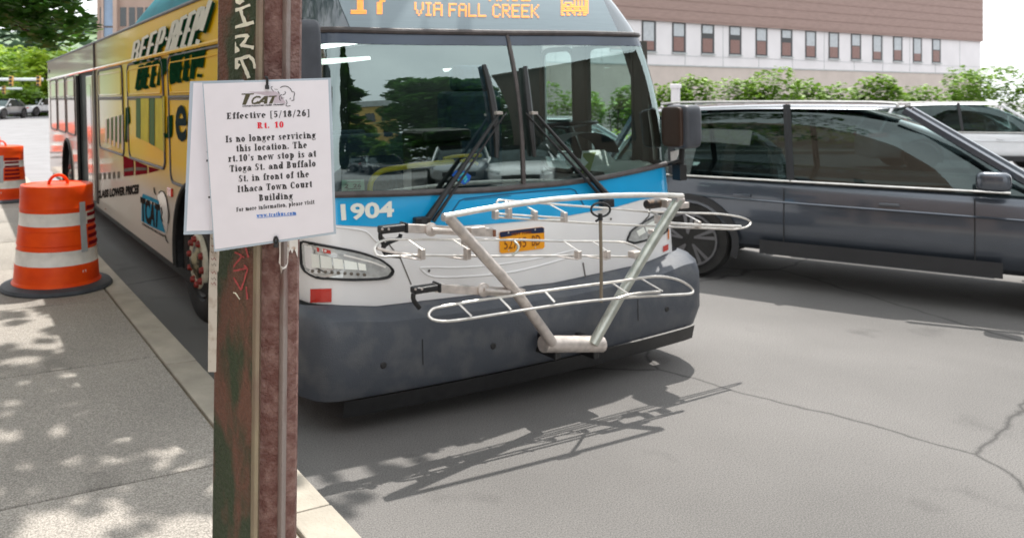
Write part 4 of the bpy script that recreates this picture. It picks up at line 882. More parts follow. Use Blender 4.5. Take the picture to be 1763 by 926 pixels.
# heavy slab-serif lettering for the notice
T_,t_=.285,.12
def gl(ch):
    X=.73; e=[]; 
    r=lambda a,b_,c,d:e.append([(a,c),(b_,c),(b_,d),(a,d)])
    def v(x,y0,y1,sb=1,stp=1,tw=T_):
        r(x,x+tw,y0,y1)
        if sb: r(x-.08,x+tw+.08,y0,y0+t_)
        if stp==1: r(x-.08,x+tw+.08,y1-t_,y1)
        if stp==2: r(x-.10,x+.05,y1-t_,y1)
    def a(cx,cy,rx,ry,a0,a1,tw=T_,tt=t_):
        n=max(3,int(abs(a1-a0)/24)); o=[];i_=[]
        for k in range(n+1): an=R(a0+(a1-a0)*k/n); o.append((cx+rx*math.cos(an),cy+ry*math.sin(an))); i_.append((cx+(rx-tw)*math.cos(an),cy+(ry-tt)*math.sin(an)))
        for k in range(n): e.append([o[k],o[k+1],i_[k+1],i_[k]])
    def d(x0,y0,x1,y1,w_): e.append([(x0,y0),(x0+w_,y0),(x1+w_,y1),(x1,y1)])
    def dot(x,y,q=.11): e.append([(x+q*math.cos(k*math.pi/4),y+q*math.sin(k*math.pi/4)) for k in range(8)])
    w_=.75
    if ch=='E': v(.08,0,1); r(.08,.7,1-t_,1); r(.08,.72,0,t_); r(.2,.55,.46,.54); r(.62,.7,.74,1); r(.64,.72,0,.27); r(.5,.55,.36,.64); w_=.82
    elif ch=='F': v(.08,0,1); r(.08,.7,1-t_,1); r(.2,.55,.46,.54); r(.62,.7,.72,1); r(.5,.55,.36,.64); w_=.78
    elif ch=='R': v(.08,0,1); a(.42,.76,.30,.25,-90,90); r(.2,.43,1-t_,1); r(.2,.43,.5,.57); d(.56,0,.36,.52,.22); r(.5,.88,0,t_); w_=.92
    elif ch=='I': v(.1,0,1); w_=.48
    elif ch=='T': v(.30,0,1); r(.0,.8,.92,1); r(0,.08,.68,1); r(.72,.8,.68,1); w_=.85
    elif ch=='B': v(.08,0,1); a(.42,.76,.27,.25,-90,90); a(.44,.27,.31,.28,-90,90); r(.2,.43,.93,1); r(.2,.44,.49,.56); r(.2,.44,0,.07); w_=.86
    elif ch=='C': a(.42,.5,.40,.52,45,315); r(.68,.75,.62,.98); r(.68,.75,.05,.25); w_=.85
    elif ch=='S': a(.36,.74,.30,.27,50,270); a(.36,.26,.32,.28,-130,90); r(.60,.67,.68,.98); r(.03,.10,.02,.32); w_=.75
    elif ch=='l': v(.1,0,1.05,1,2); w_=.46
    elif ch=='i': v(.1,0,X,1,2); dot(.2,.9); w_=.46
    elif ch in 'nhm':
        v(.1,0,X if ch!='h' else 1.05,1,2); a(.42,.42,.28,.28,0,150); v(.50,0,.44,1,0); w_=.86
        if ch=='m': a(.82,.42,.28,.28,0,150); v(.90,0,.44,1,0); w_=1.26
    elif ch=='u': v(.1,.2,X,0,2); a(.34,.24,.24,.26,180,330); v(.46,0,X,0,2); r(.6,.74,0,t_); w_=.82
    elif ch=='r': v(.1,0,X,1,2); a(.42,.42,.2,.28,60,160); dot(.48,.56,.10); w_=.62
    elif ch=='o': a(.34,.34,.34,.36,0,360); w_=.72
    elif ch=='e': a(.34,.34,.34,.36,0,300); r(.14,.62,.32,.39); w_=.72
    elif ch=='c': a(.34,.34,.34,.36,50,310); dot(.52,.54,.10); w_=.66
    elif ch=='a': v(.42,.05,.5,0,0); a(.36,.46,.26,.24,0,140); dot(.16,.52,.09); a(.26,.2,.26,.22,0,360,tw=.17); r(.58,.74,0,t_); w_=.76
    elif ch in 'dqb': 
        x=.46 if ch=='d' else .1
        a(.32 if ch=='d' else .42,.34,.32,.36,0,360); v(x,0,1.05,0 if ch=='b' else 0,2)
        if ch=='d': r(.6,.76,0,t_)
        w_=.80
    elif ch=='p': v(.1,-.3,X,1,2); a(.42,.34,.32,.36,0,360); w_=.8
    elif ch=='g': a(.32,.42,.28,.27,0,360); a(.34,-.1,.34,.2,0,360,tw=.1,tt=.07); r(.1,.5,.08,.15); d(.5,.55,.6,.7,.14); w_=.72
    elif ch=='s': a(.28,.49,.23,.2,40,270); a(.28,.19,.25,.2,-140,90); r(.44,.5,.46,.66); r(.03,.09,.02,.22); w_=.58
    elif ch=='t': v(.14,.06,.9,0,0); r(.0,.44,.61,.68); a(.36,.14,.22,.15,180,330); w_=.5
    elif ch=='f': v(.14,0,.8,1,0); r(.0,.46,.61,.68); a(.38,.78,.24,.28,50,180); dot(.5,.9,.09); w_=.50
    elif ch=='v': d(.2,0,.02,X,.22); d(.27,0,.52,X,.08); r(-.04,.32,X-t_,X); r(.42,.72,X-t_,X); w_=.70
    elif ch=='w': d(.2,0,.02,X,.2); d(.24,0,.42,X,.08); d(.6,0,.38,X,.2); d(.64,0,.86,X,.08); r(-.04,.3,X-t_,X); r(.76,1.02,X-t_,X); w_=1.02
    elif ch=='.': dot(.14,.11,.12); w_=.34
    elif ch==',': dot(.14,.11,.12); d(.06,-.18,.16,.05,.08); w_=.34
    elif ch=="'": d(.08,.7,.1,1,.14); w_=.3
    elif ch=='/': d(.0,-.15,.38,1.05,.12); w_=.52
    elif ch=='[': r(.1,.28,-.2,1.05); r(.1,.46,-.2,-.13); r(.1,.46,.98,1.05); w_=.52
    elif ch==']': r(.2,.38,-.2,1.05); r(.02,.38,-.2,-.13); r(.02,.38,.98,1.05); w_=.5
    elif ch=='1': v(.28,0,1,1,0); d(.06,.72,.3,.98,.14); w_=.7
    elif ch=='0': a(.36,.5,.35,.52,0,360); w_=.76
    elif ch=='8': a(.36,.76,.29,.25,0,360); a(.36,.27,.34,.29,0,360); w_=.76
    elif ch=='5': a(.32,.32,.36,.34,-140,120); r(.12,.20,.45,1); r(.12,.64,.84,1); w_=.74
    elif ch=='2': a(.34,.70,.32,.31,-20,160); d(.04,.06,.46,.60,.2); r(.04,.68,0,.15); w_=.76
    elif ch=='6': a(.36,.32,.34,.34,0,360); a(.5,.42,.48,.6,85,185); w_=.76
    else: w_=.42
    return e,w_
def slabline(txt,x0,x1,bl,br_,cap,m,surf=SH,par=None,loc=None,off=.0012,name='printed_text',ul=False):
    items=[];x=0
    for ch in txt:
        e,w_=gl(ch)
        for q in e: items.append([(x+px,py) for px,py in q])
        x+=w_+.115
    W_=x-.155; b=MB()
    if ul: items.append([(0,-.2),(W_,-.2),(W_,-.1),(0,-.1)])
    for q in items:
        vs=[]
        for px,py in q:
            k=px/W_; X=x0+(x1-x0)*k; Yb=bl+(br_-bl)*k; vs.append(surf(X-.04*py*cap*0+ -py*cap*.02,Yb-py*cap,off+random.uniform(0,.0002))-loc)
        b.add(vs,[tuple(range(len(vs)))])
    return b.build(name,M[m],par,rec=False)
for a_ in (('Effective [5/18/26]',390.5,533.5,205.5,200,10.8,'ink'),('Rt. 10',443,488.5,221.6,219.8,10.4,'inkred'),('Is no longer servicing',388.5,543.5,245.6,238,11.4,'ink'),("this location. The",406.5,528.5,261.5,255,11.4,'ink'),
  ("rt.10's new stop is at",393,544,279.2,270,11.4,'ink'),('Tioga St. and Buffalo',395.5,543.5,296.3,286.8,11.4,'ink'),('St. in front of the',411,532,313.4,305,11.2,'ink'),('Ithaca Town Court',409,537,331.3,322.3,11.2,'ink'),('Building',446,504,346.3,342.3,11,'ink'),
  ('For more information, please visit',407,541,364.8,351.2,7.4,'ink'),('www.tcatbus.com',442,510,374.6,369.6,6.6,'inkblue')):
    slabline(*a_,par=nt_,loc=nt_.location,ul=a_[-1]=='inkblue')
SN=lambda x,y,o: SH(x,y,o)-nt_.location
zl=lambda l:[(400+x/11.577,140+y/11.577) for x,y in l]
b=MB(); poly_on(b,zl([(330,215),(860,205),(930,250),(1000,330),(1070,440),(830,440),(860,380),(900,285),(600,262),(430,240)]),SN,.0010,rings=1); b.build('logo_block',M['inkpink'],nt_,rec=False)
b=MB()
for q in ([(180,272),(190,250),(437,243),(425,268)],[(265,262),(365,258),(270,472),(195,474)],): b.add([SN(x,y,.0013) for x,y in zl(q)],[tuple(range(len(q)))])
for q in ([(725,298),(890,287),(880,312),(720,318)],[(795,312),(850,308),(800,445),(725,450)],[(640,300),(715,296),(540,455),(470,458)],[(648,300),(715,296),(690,452),(628,454)],[(560,400),(660,394),(660,418),(545,424)]): b.add([SN(x,y,.0013) for x,y in zl(q)],[(0,1,2,3)])
ribbon(b,zl([(560,335),(545,315),(480,312),(425,345),(395,400),(400,440),(450,448),(500,425),(520,405)]),SN,.00135,2.9)
b.build('logo_letters',M['inkolive'],nt_,rec=False)
b=MB(); lay(b,text_mesh('CONSOLIDATED AREA TRANSIT',.05),[(417.3,182.2),(490.3,178.8),(490.3,181.6),(417.3,184.6)],SN,.0013); b.build('logo_caption',M['ink'],nt_,rec=False)
b=MB()
for l,wd in (([(805,112),(780,112),(773,130),(785,165),(822,207)],1.1),([(838,158),(865,165),(908,166)],.7),([(910,198),(918,225),(942,250)],1.3),([(1045,205),(1062,235),(1045,262),(1005,272)],1.2),([(955,132),(1000,108),(1060,100),(1110,115),(1160,155),(1190,215),(1232,218),(1242,255),(1225,320),(1228,382),(1178,392)],1.3),
  ([(985,268),(950,290),(935,330),(940,365),(965,392)],1.2),([(985,308),(992,362)],.8),([(965,342),(1030,334)],.7),([(1068,372),(1095,430),(1070,470),(1068,488),(1100,503),(1158,490)],1.1),([(1160,335),(1145,365)],1.2)): ribbon(b,zl(l),SN,.0014,wd)
b.build('logo_cat_outline',M['ink'],nt_,rec=False)
SBN=lambda x,y,o: SB(x,y,o)-back.location
b=MB()
for x,y,w2,h2 in ((356,262,3,2),(355,277,5,3.5),(358.5,340,4,3),(360,222,2,2)): ribbon(b,[(x,y),(x+w2,y-.5)],SBN,.0012,h2)
b.build('printed_text',M['ink'],back,rec=False)
# zip ties
for i,(pts,lb) in enumerate((([(456,133),(459.5,134),(460,142),(459.6,148),(459.8,151)],'small black cable tie holding the top edge of the notice'),([(471,424),(476,421),(478,414),(475.5,408),(472.5,411),(473,419),(476,423)],'small black cable tie at the bottom edge of the notice'))):
    z_=empty('cable_tie',SH(*pts[0],.004)); b=MB(); b.tube([SH(x,y,.004)-z_.location for x,y in pts],.0022,8,smooth=3); b.build('tie_strap',M['zip'],z_,smooth=True)
    b=MB(); q=SH(*pts[-1],.005)-z_.location; b.box(q.x-.0035,q.x+.0035,q.y-.003,q.y+.003,q.z-.003,q.z+.004); b.build('tie_head',M['zip'],z_,bevel=.0008); tag(z_,lb,'cable tie')
# ---------------------------------------------------------------- papers on the dashboard
for q,m,lb,dz in (([(1003,260),(1040,258),(1064,281),(1040,296),(998,292)],'paperwhite','white sheet propped on the dashboard behind the wheel',.0),([(972,265),(1000,274),(1005,292),(976,285)],'paperwhite','small white sheet leaning at the left of the dashboard papers',.0),
    ([(1004,264),(1026,262),(1016,296),(1002,298)],'papergreen','olive green booklet standing among the dashboard papers',-.02),([(1035,280),(1064,277),(1110,276),(1132,287),(1100,296),(1042,301)],'paperwhite','loose white sheets lying flat at the right of the dashboard',.0)):
    o=empty('paper_sheet'); o.matrix_world=MBUS; b=MB(); vs=[LS(x,y,.16+dz+(.14 if y<270 else .10 if y<283 else .0)) for x,y in q]; n=len(vs); b.add(vs+[Vector((v.x,v.y+.003,v.z-.002)) for v in vs],[tuple(range(n)),tuple(range(2*n-1,n-1,-1))]+[(i,(i+1)%n,n+(i+1)%n,n+i) for i in range(n)]); b.build('page',M[m],o); tag(o,lb,'paper')
# ---------------------------------------------------------------- traffic drums
def drum(loc,rz,label,group='orange traffic drums on the pavement',fine=True):
    o=empty('traffic_drum',loc,rz); tag(o,label,'traffic drum',group); k=1.0; o.scale=(1,1,.93)
    pr=[(.352,.045),(.350,.06),(.335,.075),(.330,.09)]
    segs=[('drum_body','orange_plastic',[(.355,.045),(.353,.06),(.338,.075),(.331,.16),(.328,.222),(.325,.228)]),('reflective_band','sheeting',[(.3265,.228),(.3235,.234),(.3165,.345),(.3185,.352)]),('drum_body','orange_plastic',[(.3155,.352),(.312,.358),(.309,.39),(.316,.398),(.311,.42),(.303,.50),(.302,.515)]),
      ('drum_body','orange_plastic',[(.3015,.515),(.306,.522),(.299,.545),(.296,.562)]),('reflective_band','sheeting',[(.2965,.562),(.2945,.567),(.2895,.665),(.2915,.672)]),('drum_body','orange_plastic',[(.289,.672),(.2885,.70),(.2935,.71),(.289,.73),(.286,.80),(.2885,.808),(.287,.83),(.287,.885),(.280,.90),(.255,.905),(.245,.895),(.18,.90),(0,.912)])]
    for nme,m,p in segs: b=MB(); b.lathe([(r_,z) for r_,z in p],40); b.build(nme,M[m],o,smooth=True)
    b=MB(); b.lathe([(0,.0),(.44,.0),(.445,.012),(.43,.035),(.38,.05),(.345,.052),(.34,.03),(0,.03)],36); b.build('rubber_base',M['base_rubber'],o,smooth=True)
    b=MB(); b.tube([(.075*math.cos(a)+.0,-.05+.0*a,.90+.085*math.sin(a)) for a in [math.pi*q/12 for q in range(13)]],.017,8,flat=.8); b.build('lifting_handle',M['orange_plastic'],o,smooth=True)
    
    def sf(a,z,off): 
        r_=interp([(.1,.33),(.23,.325),(.35,.316),(.5,.304),(.56,.298),(.67,.291),(.8,.287)],z)+off; return ((r_)*math.sin(a),-(r_)*math.cos(a),z)
    b=MB(); b.grid(lambda i,j:sf(.40+.20*i/2,.33+.43*j/6,.008),2,6); b.build('vertical_tape',M['sheetgrey'],o)
    for q in range(6):
        b=MB(); b.grid(lambda i,j:sf(.66+.75*i/5,.38+.062*q+.032*j,.007),5,1); b.build('stencil_lettering',M['printred'],o)
    b=MB(); b.grid(lambda i,j:sf(.42+.1*i,.155+.022*j,.003),1,1); b.build('drain_hole',M['sheeting'],o)
    return o
D1=G(105,470,.152); D1=Vector(((98-CX)/F*6.45,6.45,.152))
drum(D1,.56,'large orange and white traffic drum at the kerb, nearest the camera')
p2=Vector(((-4-CX)/F*9.6,9.6,.152)); p2=P(6,330,12.0); p2.z=.152
drum(p2,-.2,'orange traffic drum cut by the left edge, behind the nearest drum')

for k,(u,s0) in enumerate(((-2.45,13.0),(-2.5,14.6),(-2.45,16.3),(-2.55,18.2),(-2.5,20.4))):
    drum(st(u,s0,.152),.3*k,'orange drum mirrored in the bus side, '+('first','second','third','fourth','last')[k]+' of the row from the camera')
# ---------------------------------------------------------------- cars
def car(name,loc,heading,label,paint,kind='suv',group=None,L=4.7,Wd=1.88,Hh=1.68,detail=True,cat='car'):
    """heading: angle of the car's forward axis (local +x) in the ground plane"""
    o=empty(name,loc,heading); tag(o,label,cat,group); hw=Wd/2
    if kind=='sedan': st_=[(-.5,.55,.62),(-.47,.85,.86),(-.33,.97,.95),(-.1,1,.93),(.12,1,.93),(.25,.98,.90),(.42,.90,.76),(.485,.78,.62),(.5,.6,.5)]; roof=[(-.36,.0),(-.20,.92),(-.06,1),(.08,.98),(.25,.0)]
    elif kind=='pickup': st_=[(-.5,.85,1.0),(-.49,.95,1.08),(-.3,.97,1.08),(-.1,1,1.06),(.12,1,1.06),(.25,.98,1.04),(.42,.93,1.0),(.485,.85,.85),(.5,.7,.6)]; roof=[(-.485,.0),(-.465,.94),(-.2,1),(.06,.98),(.22,.0)]
    else: st_=[(-.5,.80,.82),(-.485,.93,1.0),(-.35,.98,1.02),(-.1,1,.98),(.12,1,.97),(.25,.98,.96),(.42,.92,.88),(.485,.82,.72),(.5,.66,.55)]; roof=[(-.475,.0),(-.41,.90),(-.2,1),(.05,.97),(.24,.0)]
    if kind=='sedan': Hh=1.45
    n=14; zl=.28
    def ring(i,j):
        x,wk,zt2=st_[j]; a=[(0,zl),(.80,zl),(.93,zl+.06),(1.0,zl+.22),(1.0,zl+.36),(.985,.62*zt2+.2),(.955,zt2-.05),(.90,zt2),(.5,zt2+.02),(0,zt2+.025)]
        pts=a+[(-u,z) for u,z in a[::-1][1:-1]]; u,z=pts[i]; return (x*L,u*hw*wk,max(z,zl) if z<zt2 else z)
    b=MB(); b.grid(ring,18,len(st_)-1,0,True); b.f.append(tuple(range(18))); b.f.append(tuple((len(st_)-1)*18+k for k in range(18))); b.m+=[0,0]
    body=b.build('body',M[paint],o,smooth=True); sm=body.modifiers.new('s','SUBSURF'); sm.levels=1; sm.render_levels=2 if detail else 1
    # glasshouse
    beltz=.96 if kind!='sedan' else .90
    if kind=='pickup': beltz=1.05
    def gh(i,j):
        x,k=roof[j]; z=beltz+(Hh-beltz)*k; 
        pr=[(1,0),(.93,.55),(.86,.93),(.78,1),(0,1.03),(-.78,1),(-.86,.93),(-.93,.55),(-1,0)]; u,f=pr[i]; zz=beltz-.02+(Hh-beltz)*k*f; return (x*L,u*hw*.95,zz)
    b=MB(); b.grid(gh,8,len(roof)-1); gg=b.build('window_glass',M['carglass'],o,smooth=True); gg.modifiers.new('s','SUBSURF').levels=1
    b=MB(); b.grid(lambda i,j:(lambda q:(q[0],q[1]*1.004,q[2]+.004))(gh(i+2,j+1)),4,len(roof)-3); rf=b.build('roof',M[paint],o,smooth=True); rf.modifiers.new('s','SUBSURF').levels=1
    for sx in (-1,1):
        for j0,j1 in ((0,1),(len(roof)-1,len(roof)-2)):
            pts=[gh(8 if sx>0 else 0,j0),gh(7 if sx>0 else 1,j1) , gh(6 if sx>0 else 2,j1)]
            pts=[gh(0 if sx>0 else 8,j0),gh(2 if sx>0 else 6,j1)]; b=MB(); b.tube([(p[0],p[1]*1.003,p[2]+.004) for p in pts],.034,5); b.build('roof_pillar',M[paint],o,smooth=True)
        for xm in ((-.12,-.13),(-.33,-.34)):
            if kind=='sedan' and xm[0]<-.3: continue
            q=[(xm[0]*L,sx*hw*.955,beltz),(xm[1]*L,sx*hw*.83,Hh-.04)]; b=MB(); b.tube(q,.03,4); b.build('roof_pillar',M['carTrim'],o)
    b=MB(); b.box(-.42*L,.2*L,-hw*.85,hw*.85,.5,beltz-.1); b.build('cabin',M['carTrim'],o)
    # wheels and arches
    for x in (-.295*L,.31*L):
        for sx in (-1,1):
            b=MB(); b.lathe([(0,.0),(.24,.0),(.25,.02),(.33,.015),(.355,.05),(.355,.2),(.0,.22)],28); b.v=[(x+v[0],sx*(hw+.015)-sx*v[2],.36+v[1]) for v in b.v]; wv_=b.build('wheel',M['rubber'],o,smooth=True)
            if detail or sx:
                for k in range(5):
                    a=k*2*math.pi/5+.3; b=MB(); 
                    for da in (-.16,.16): b.quad((x+.05*math.cos(a),sx*(hw+.022),.36+.05*math.sin(a)),(x+.24*math.cos(a+da-.07),sx*(hw+.018),.36+.24*math.sin(a+da-.07)),(x+.24*math.cos(a+da+.07),sx*(hw+.018),.36+.24*math.sin(a+da+.07)),(x+.06*math.cos(a+.3),sx*(hw+.022),.36+.06*math.sin(a+.3)))
                    b.build('wheel_spoke',M['alloy'],wv_)
                b=MB(); b.tube([(x+.245*math.cos(k*.2618),sx*(hw+.018),.36+.245*math.sin(k*.2618)) for k in range(24)],.012,5,closed=True); b.build('rim',M['alloy'],wv_,smooth=True)
            b=MB(); b.grid(lambda i,j:(x+(.375+.06*j)*math.cos(R(-18+216*i/16)),sx*(hw+.012-.004*j),.36+(.375+.06*j)*math.sin(R(-18+216*i/16))),16,1); b.grid(lambda i,j:(x+.375*math.cos(R(-18+216*i/16)),sx*(hw+.012-.2*j),.36+.375*math.sin(R(-18+216*i/16))),16,1); b.build('wheel_arch',M['carTrim'],o)
    for sx in (-1,1):
        b=MB(); b.box(-.17*L,.18*L,sx*(hw+.004)-.006,sx*(hw+.004)+.006,.30,.42); b.build('sill_cladding',M['carTrim'],o)
        b=MB(); b.tube([(-.497*L,sx*hw*.60,.84 if kind!='sedan' else .74),(-.485*L,sx*hw*.84,.86 if kind!='sedan' else .76),(-.44*L,sx*hw*.955,.88 if kind!='sedan' else .78)],.055,6); b.build('tail_light',M['red'],o,smooth=True)
        b=MB(); b.tube([(.487*L,sx*hw*.55,.66),(.47*L,sx*hw*.75,.70),(.43*L,sx*hw*.885,.74)],.05,6); b.build('headlight',M['lens'],o,smooth=True)
        b=MB(); rbox(b,.145*L,.19*L,sx*(hw+.09)-.10,sx*(hw+.09)+.05,beltz+.02,beltz+.17,.5); b.build('wing_mirror',M[paint],o,smooth=True)
        if detail:
            b=MB(); b.tube([(-.36*L,sx*hw*.72,Hh-.07),(-.33*L,sx*hw*.72,Hh-.02),(.0*L,sx*hw*.72,Hh-.015),(.04*L,sx*hw*.72,Hh-.06)],.014,6,smooth=3)
            if kind=='suv': b.build('roof_rail',M['alu'],o,smooth=True)
            b=MB(); b.tube([(-.44*L,sx*(hw*.972),.80),(-.2*L,sx*(hw*1.004),.775),(.2*L,sx*(hw*1.004),.76),(.40*L,sx*(hw*.95),.73)],.010,5,smooth=3); b.build('body_crease',M[paint],o,smooth=True)
            b=MB(); b.tube([(-.42*L,sx*hw*.955,beltz+.0),(-.1*L,sx*hw*.975,beltz-.0),(.19*L,sx*hw*.955,beltz)],.010,5,smooth=3); b.build('window_trim',M['alu'],o,smooth=True)
            b=MB(); b.quad((-.385*L,sx*(hw*1.0),.60),(-.36*L,sx*(hw*1.003),.60),(-.36*L,sx*(hw*1.003),.72),(-.385*L,sx*(hw*1.0),.72)); b.build('fuel_flap',M['carTrim'],o)
        for x in (-.20*L,.03*L): b=MB(); b.box(x-.07,x+.07,sx*(hw+.006)-.012,sx*(hw+.006)+.012,.80,.825); b.build('door_handle',M[paint],o,bevel=.005)
        for x in (-.13*L,.145*L): b=MB(); b.tube([(x,sx*(hw+.001),.42),(x,sx*(hw*.99),.9)],.004,4); b.build('door_seam',M['carTrim'],o)
    b=MB(); b.box(.485*L,.503*L,-hw*.5,hw*.5,.42,.60); b.build('grille',M['carTrim'],o,bevel=.02)
    b=MB(); b.box(-.506*L,-.494*L,-.16,.16,.55,.66); b.build('number_plate',M['sheeting'],o)
    return o
hd=-R(38)
tail=P(1030,228,8.75); cx_,cy_=tail.x+math.cos(hd)*2.35,tail.y+math.sin(hd)*2.35
car('parked_car',(cx_+.27,cy_+.0,0),hd,'slate grey car just beyond the bus, its rear wheel behind the bike rack','carSUV',L=4.8)
q=P(955,230,13.0); car('parked_car',(q.x,q.y,0),-R(25),'silver car seen through the driver side windows of the bus','carSilver','sedan')
q=P(1500,230,19.0); car('parked_car',(q.x+2.5,q.y,0),-R(18),'white hatchback parked before the pale building, beyond the grey car','carWhite','suv')
for (x,Y,hdg,pt,kd,lb) in ((62,62,-R(100),'carWhite','sedan','white car facing the camera far down the street, left of the bus tail'),(30,70,-R(80),'carWhite','suv','white van-like car crossing far down the street, between the other two'),(4,56,-R(95),'carSilver','sedan','silver car at the left edge, far down the street')):
    g=P(x,190,Y); car('distant_car',(g.x,g.y,gz(Y)),hdg,lb,pt,kd,'distant cars on the street at the left',detail=False)
# cars behind the camera, seen only in the windscreen
RO=Vector((.37,4.2,0))
def rp(az,D): return (RO.x+D*math.sin(R(az)),RO.y+D*math.cos(R(az)))
x,y=rp(121.5,13.5); car('parked_car',(x,y,0),R(180-121.5+90),'silver pickup with a canopy across the street, reflected in the windscreen','carSilver','pickup',L=5.6,Wd=1.95,Hh=1.95,cat='pickup truck')
x,y=rp(133,22); car('parked_car',(x,y,0),R(180-133+80),'black car reflected at the lower left of the windscreen','carBlack','suv')
x,y=rp(136.5,27); car('parked_car',(x,y,0),R(180-133+60),'dark jeep-like car farthest left in the windscreen reflection','carBlack','suv')
x,y=rp(112,11.0); car('parked_car',(x,y,0),R(180-110+85),'white car mirrored to the right of the windscreen centre bar','carWhite','suv')
# ---------------------------------------------------------------- buildings
def at_plane(px_,py_,p0,dirv):     # where a photo direction meets a vertical plane through p0 along dirv
    d=Vector(((px_-CX)/F,1)); n=Vector((-dirv.y,dirv.x)); t=(p0.x*n.x+p0.y*n.y)/(d.x*n.x+d.y*n.y); return t
Yb=40; e_=Vector((c_,s_)); p0=Vector(((1150-CX)/F*Yb,Yb)); lb_=empty('office_building',(p0.x,p0.y,0),TH); tag(lb_,'pale panelled building with brown cladding above its dark windows, behind the bus on the right','building')
def zof(px_,py_): t=at_plane(px_,py_,p0,e_); return H-(py_-CY)/F*t
def xof(px_): t=at_plane(px_,100,p0,e_); return ((px_-CX)/F*t-p0.x)*c_+(t-p0.y)*s_
z1=zof(1150,38); z0=zof(1150,112); zw0,zw1=zof(1170,91),zof(1170,40)
b=MB(); b.box(-19,30,.0,12,0,z0); b.build('stone_base',M['wallbase'],lb_)
b=MB(); b.box(-19,30,.05,12,z0,z1); b.build('pale_wall',M['wallwhite'],lb_)
b=MB(); b.box(-19,30,-.04,-.0,z0-.06,z0); b.build('string_course',M['cornice'],lb_)
b=MB(); b.box(-19,30,-.10,12,z1,z1+6.5); b.build('brown_cladding',M['brick'],lb_)
for k in range(12): b=MB(); b.box(-19,30,-.125,-.10,z1+.12+.5*k,z1+.17+.5*k); b.build('cladding_board',M['brick'],lb_)
for k in range(17):
    b=MB(); b.box(-19+2.9*k,-18.985+2.9*k,.035,.051,z0+.01,z1-.01); b.build('panel_joint',M['cornice'],lb_)
b=MB(); b.box(-19,30,.035,.0505,z0+(z1-z0)*.22,z0+(z1-z0)*.228); b.build('panel_joint',M['cornice'],lb_)
w0=xof(1158.5); w1=xof(1181.5); pw=w1-w0; pitch=xof(1158.5)-xof(1106)
for k in range(-12,12):
    x0_=w0+k*pitch
    if x0_<-18 or x0_>28: continue
    b=MB(); b.box(x0_,x0_+pw,.02,.046,zw0,zw1); f_=b.build('window',M['frame'],lb_)
    b=MB(); b.quad((x0_+.08,.016,zw0+.08),(x0_+pw-.16,.016,zw0+.08),(x0_+pw-.16,.016,zw0+(zw1-zw0)*.52),(x0_+.08,.016,zw0+(zw1-zw0)*.52)); b.build('lower_pane',M['rustbrown'],f_)
    bh=random.choice((.35,.45,.55,.55,.7)); b=MB(); b.quad((x0_+.08,.012,zw0+(zw1-zw0)*bh),(x0_+pw-.16,.012,zw0+(zw1-zw0)*bh),(x0_+pw-.16,.012,zw1-.05),(x0_+.08,.012,zw1-.05)); b.build('blind',M['blind'],f_)
    b=MB(); b.box(x0_-.03,x0_+pw+.03,-.05,.05,zw0-.07,zw0); b.build('sill',M['cornice'],f_)
# tall tan building far behind the bus tail
Yt=70; xt0=P(167,0,Yt).x; tb=empty('tall_building',(xt0,Yt,gz(Yt))); tag(tb,'tall tan brick building with a blue glass strip rising behind the bus roof','building')
b=MB(); b.box(0,34,0,14,0,34); b.build('brick_wall',M['tan'],tb)
gx0,gx1=P(180,0,Yt).x-xt0,P(197,0,Yt).x-xt0
b=MB(); b.box(gx0-.2,gx0,-.35,0,0,34); b.box(gx1,gx1+.35,-.5,0,0,34); b.build('pier',M['tanpanel'],tb)
for k in range(0,13): b=MB(); b.box(gx0,gx1,-.2,-.1,k*2.6,k*2.6+2.45); b.build('glass_panel',M['blueglass'],tb)
for k in range(0,10):
    for px_ in (172,207,222,236,250,264): x0_=P(px_,0,Yt).x-xt0; b=MB(); b.box(x0_,x0_+(.35 if px_<180 else .55),-.04,.02,k*3.3+1.2,k*3.3+2.9); b.build('window',M['darkpane'],tb)
# houses and far structures at the left
for (x0,x1,yt,yb_,Y,wm,lb) in ((28,60,128,150,95,'housewhite','white house under a grey roof among the trees at the left'),(16,34,112,124,130,'cornice','small grey house higher on the wooded hillside')):
    a_=P(x0,yb_,Y); c=P(x1,yt,Y); o=empty('house',(a_.x,Y,a_.z-3)); tag(o,lb,'house'); wdt=c.x-a_.x; hh=c.z-a_.z+3
    b=MB(); b.box(0,wdt,0,5,0,hh); b.build('wall',M[wm],o)
    b=MB(); b.add([(-.4,-.4,hh),(wdt+.4,-.4,hh),(wdt+.4,5.4,hh),(-.4,5.4,hh),(-.2,2.5,hh+1.4),(wdt+.2,2.5,hh+1.4)],[(0,1,5,4),(2,3,4,5),(0,4,3),(1,2,5)]); b.build('roof',M['roofgrey'],o)
    for k in (0,1): b=MB(); b.box(wdt*(.25+.4*k),wdt*(.25+.4*k)+.6,-.04,0,hh-1.6,hh-.5); b.build('window',M['darkpane'],o)
a_=P(52,176,75); o=empty('dark_fence',(a_.x,75,gz(75))); tag(o,'black slatted fence beyond the far cars','fence')
for k in range(12): b=MB(); b.box(.2*k,.2*k+.16,0,.04,0,1.9); b.build('fence_board',M['darkwood'],o)
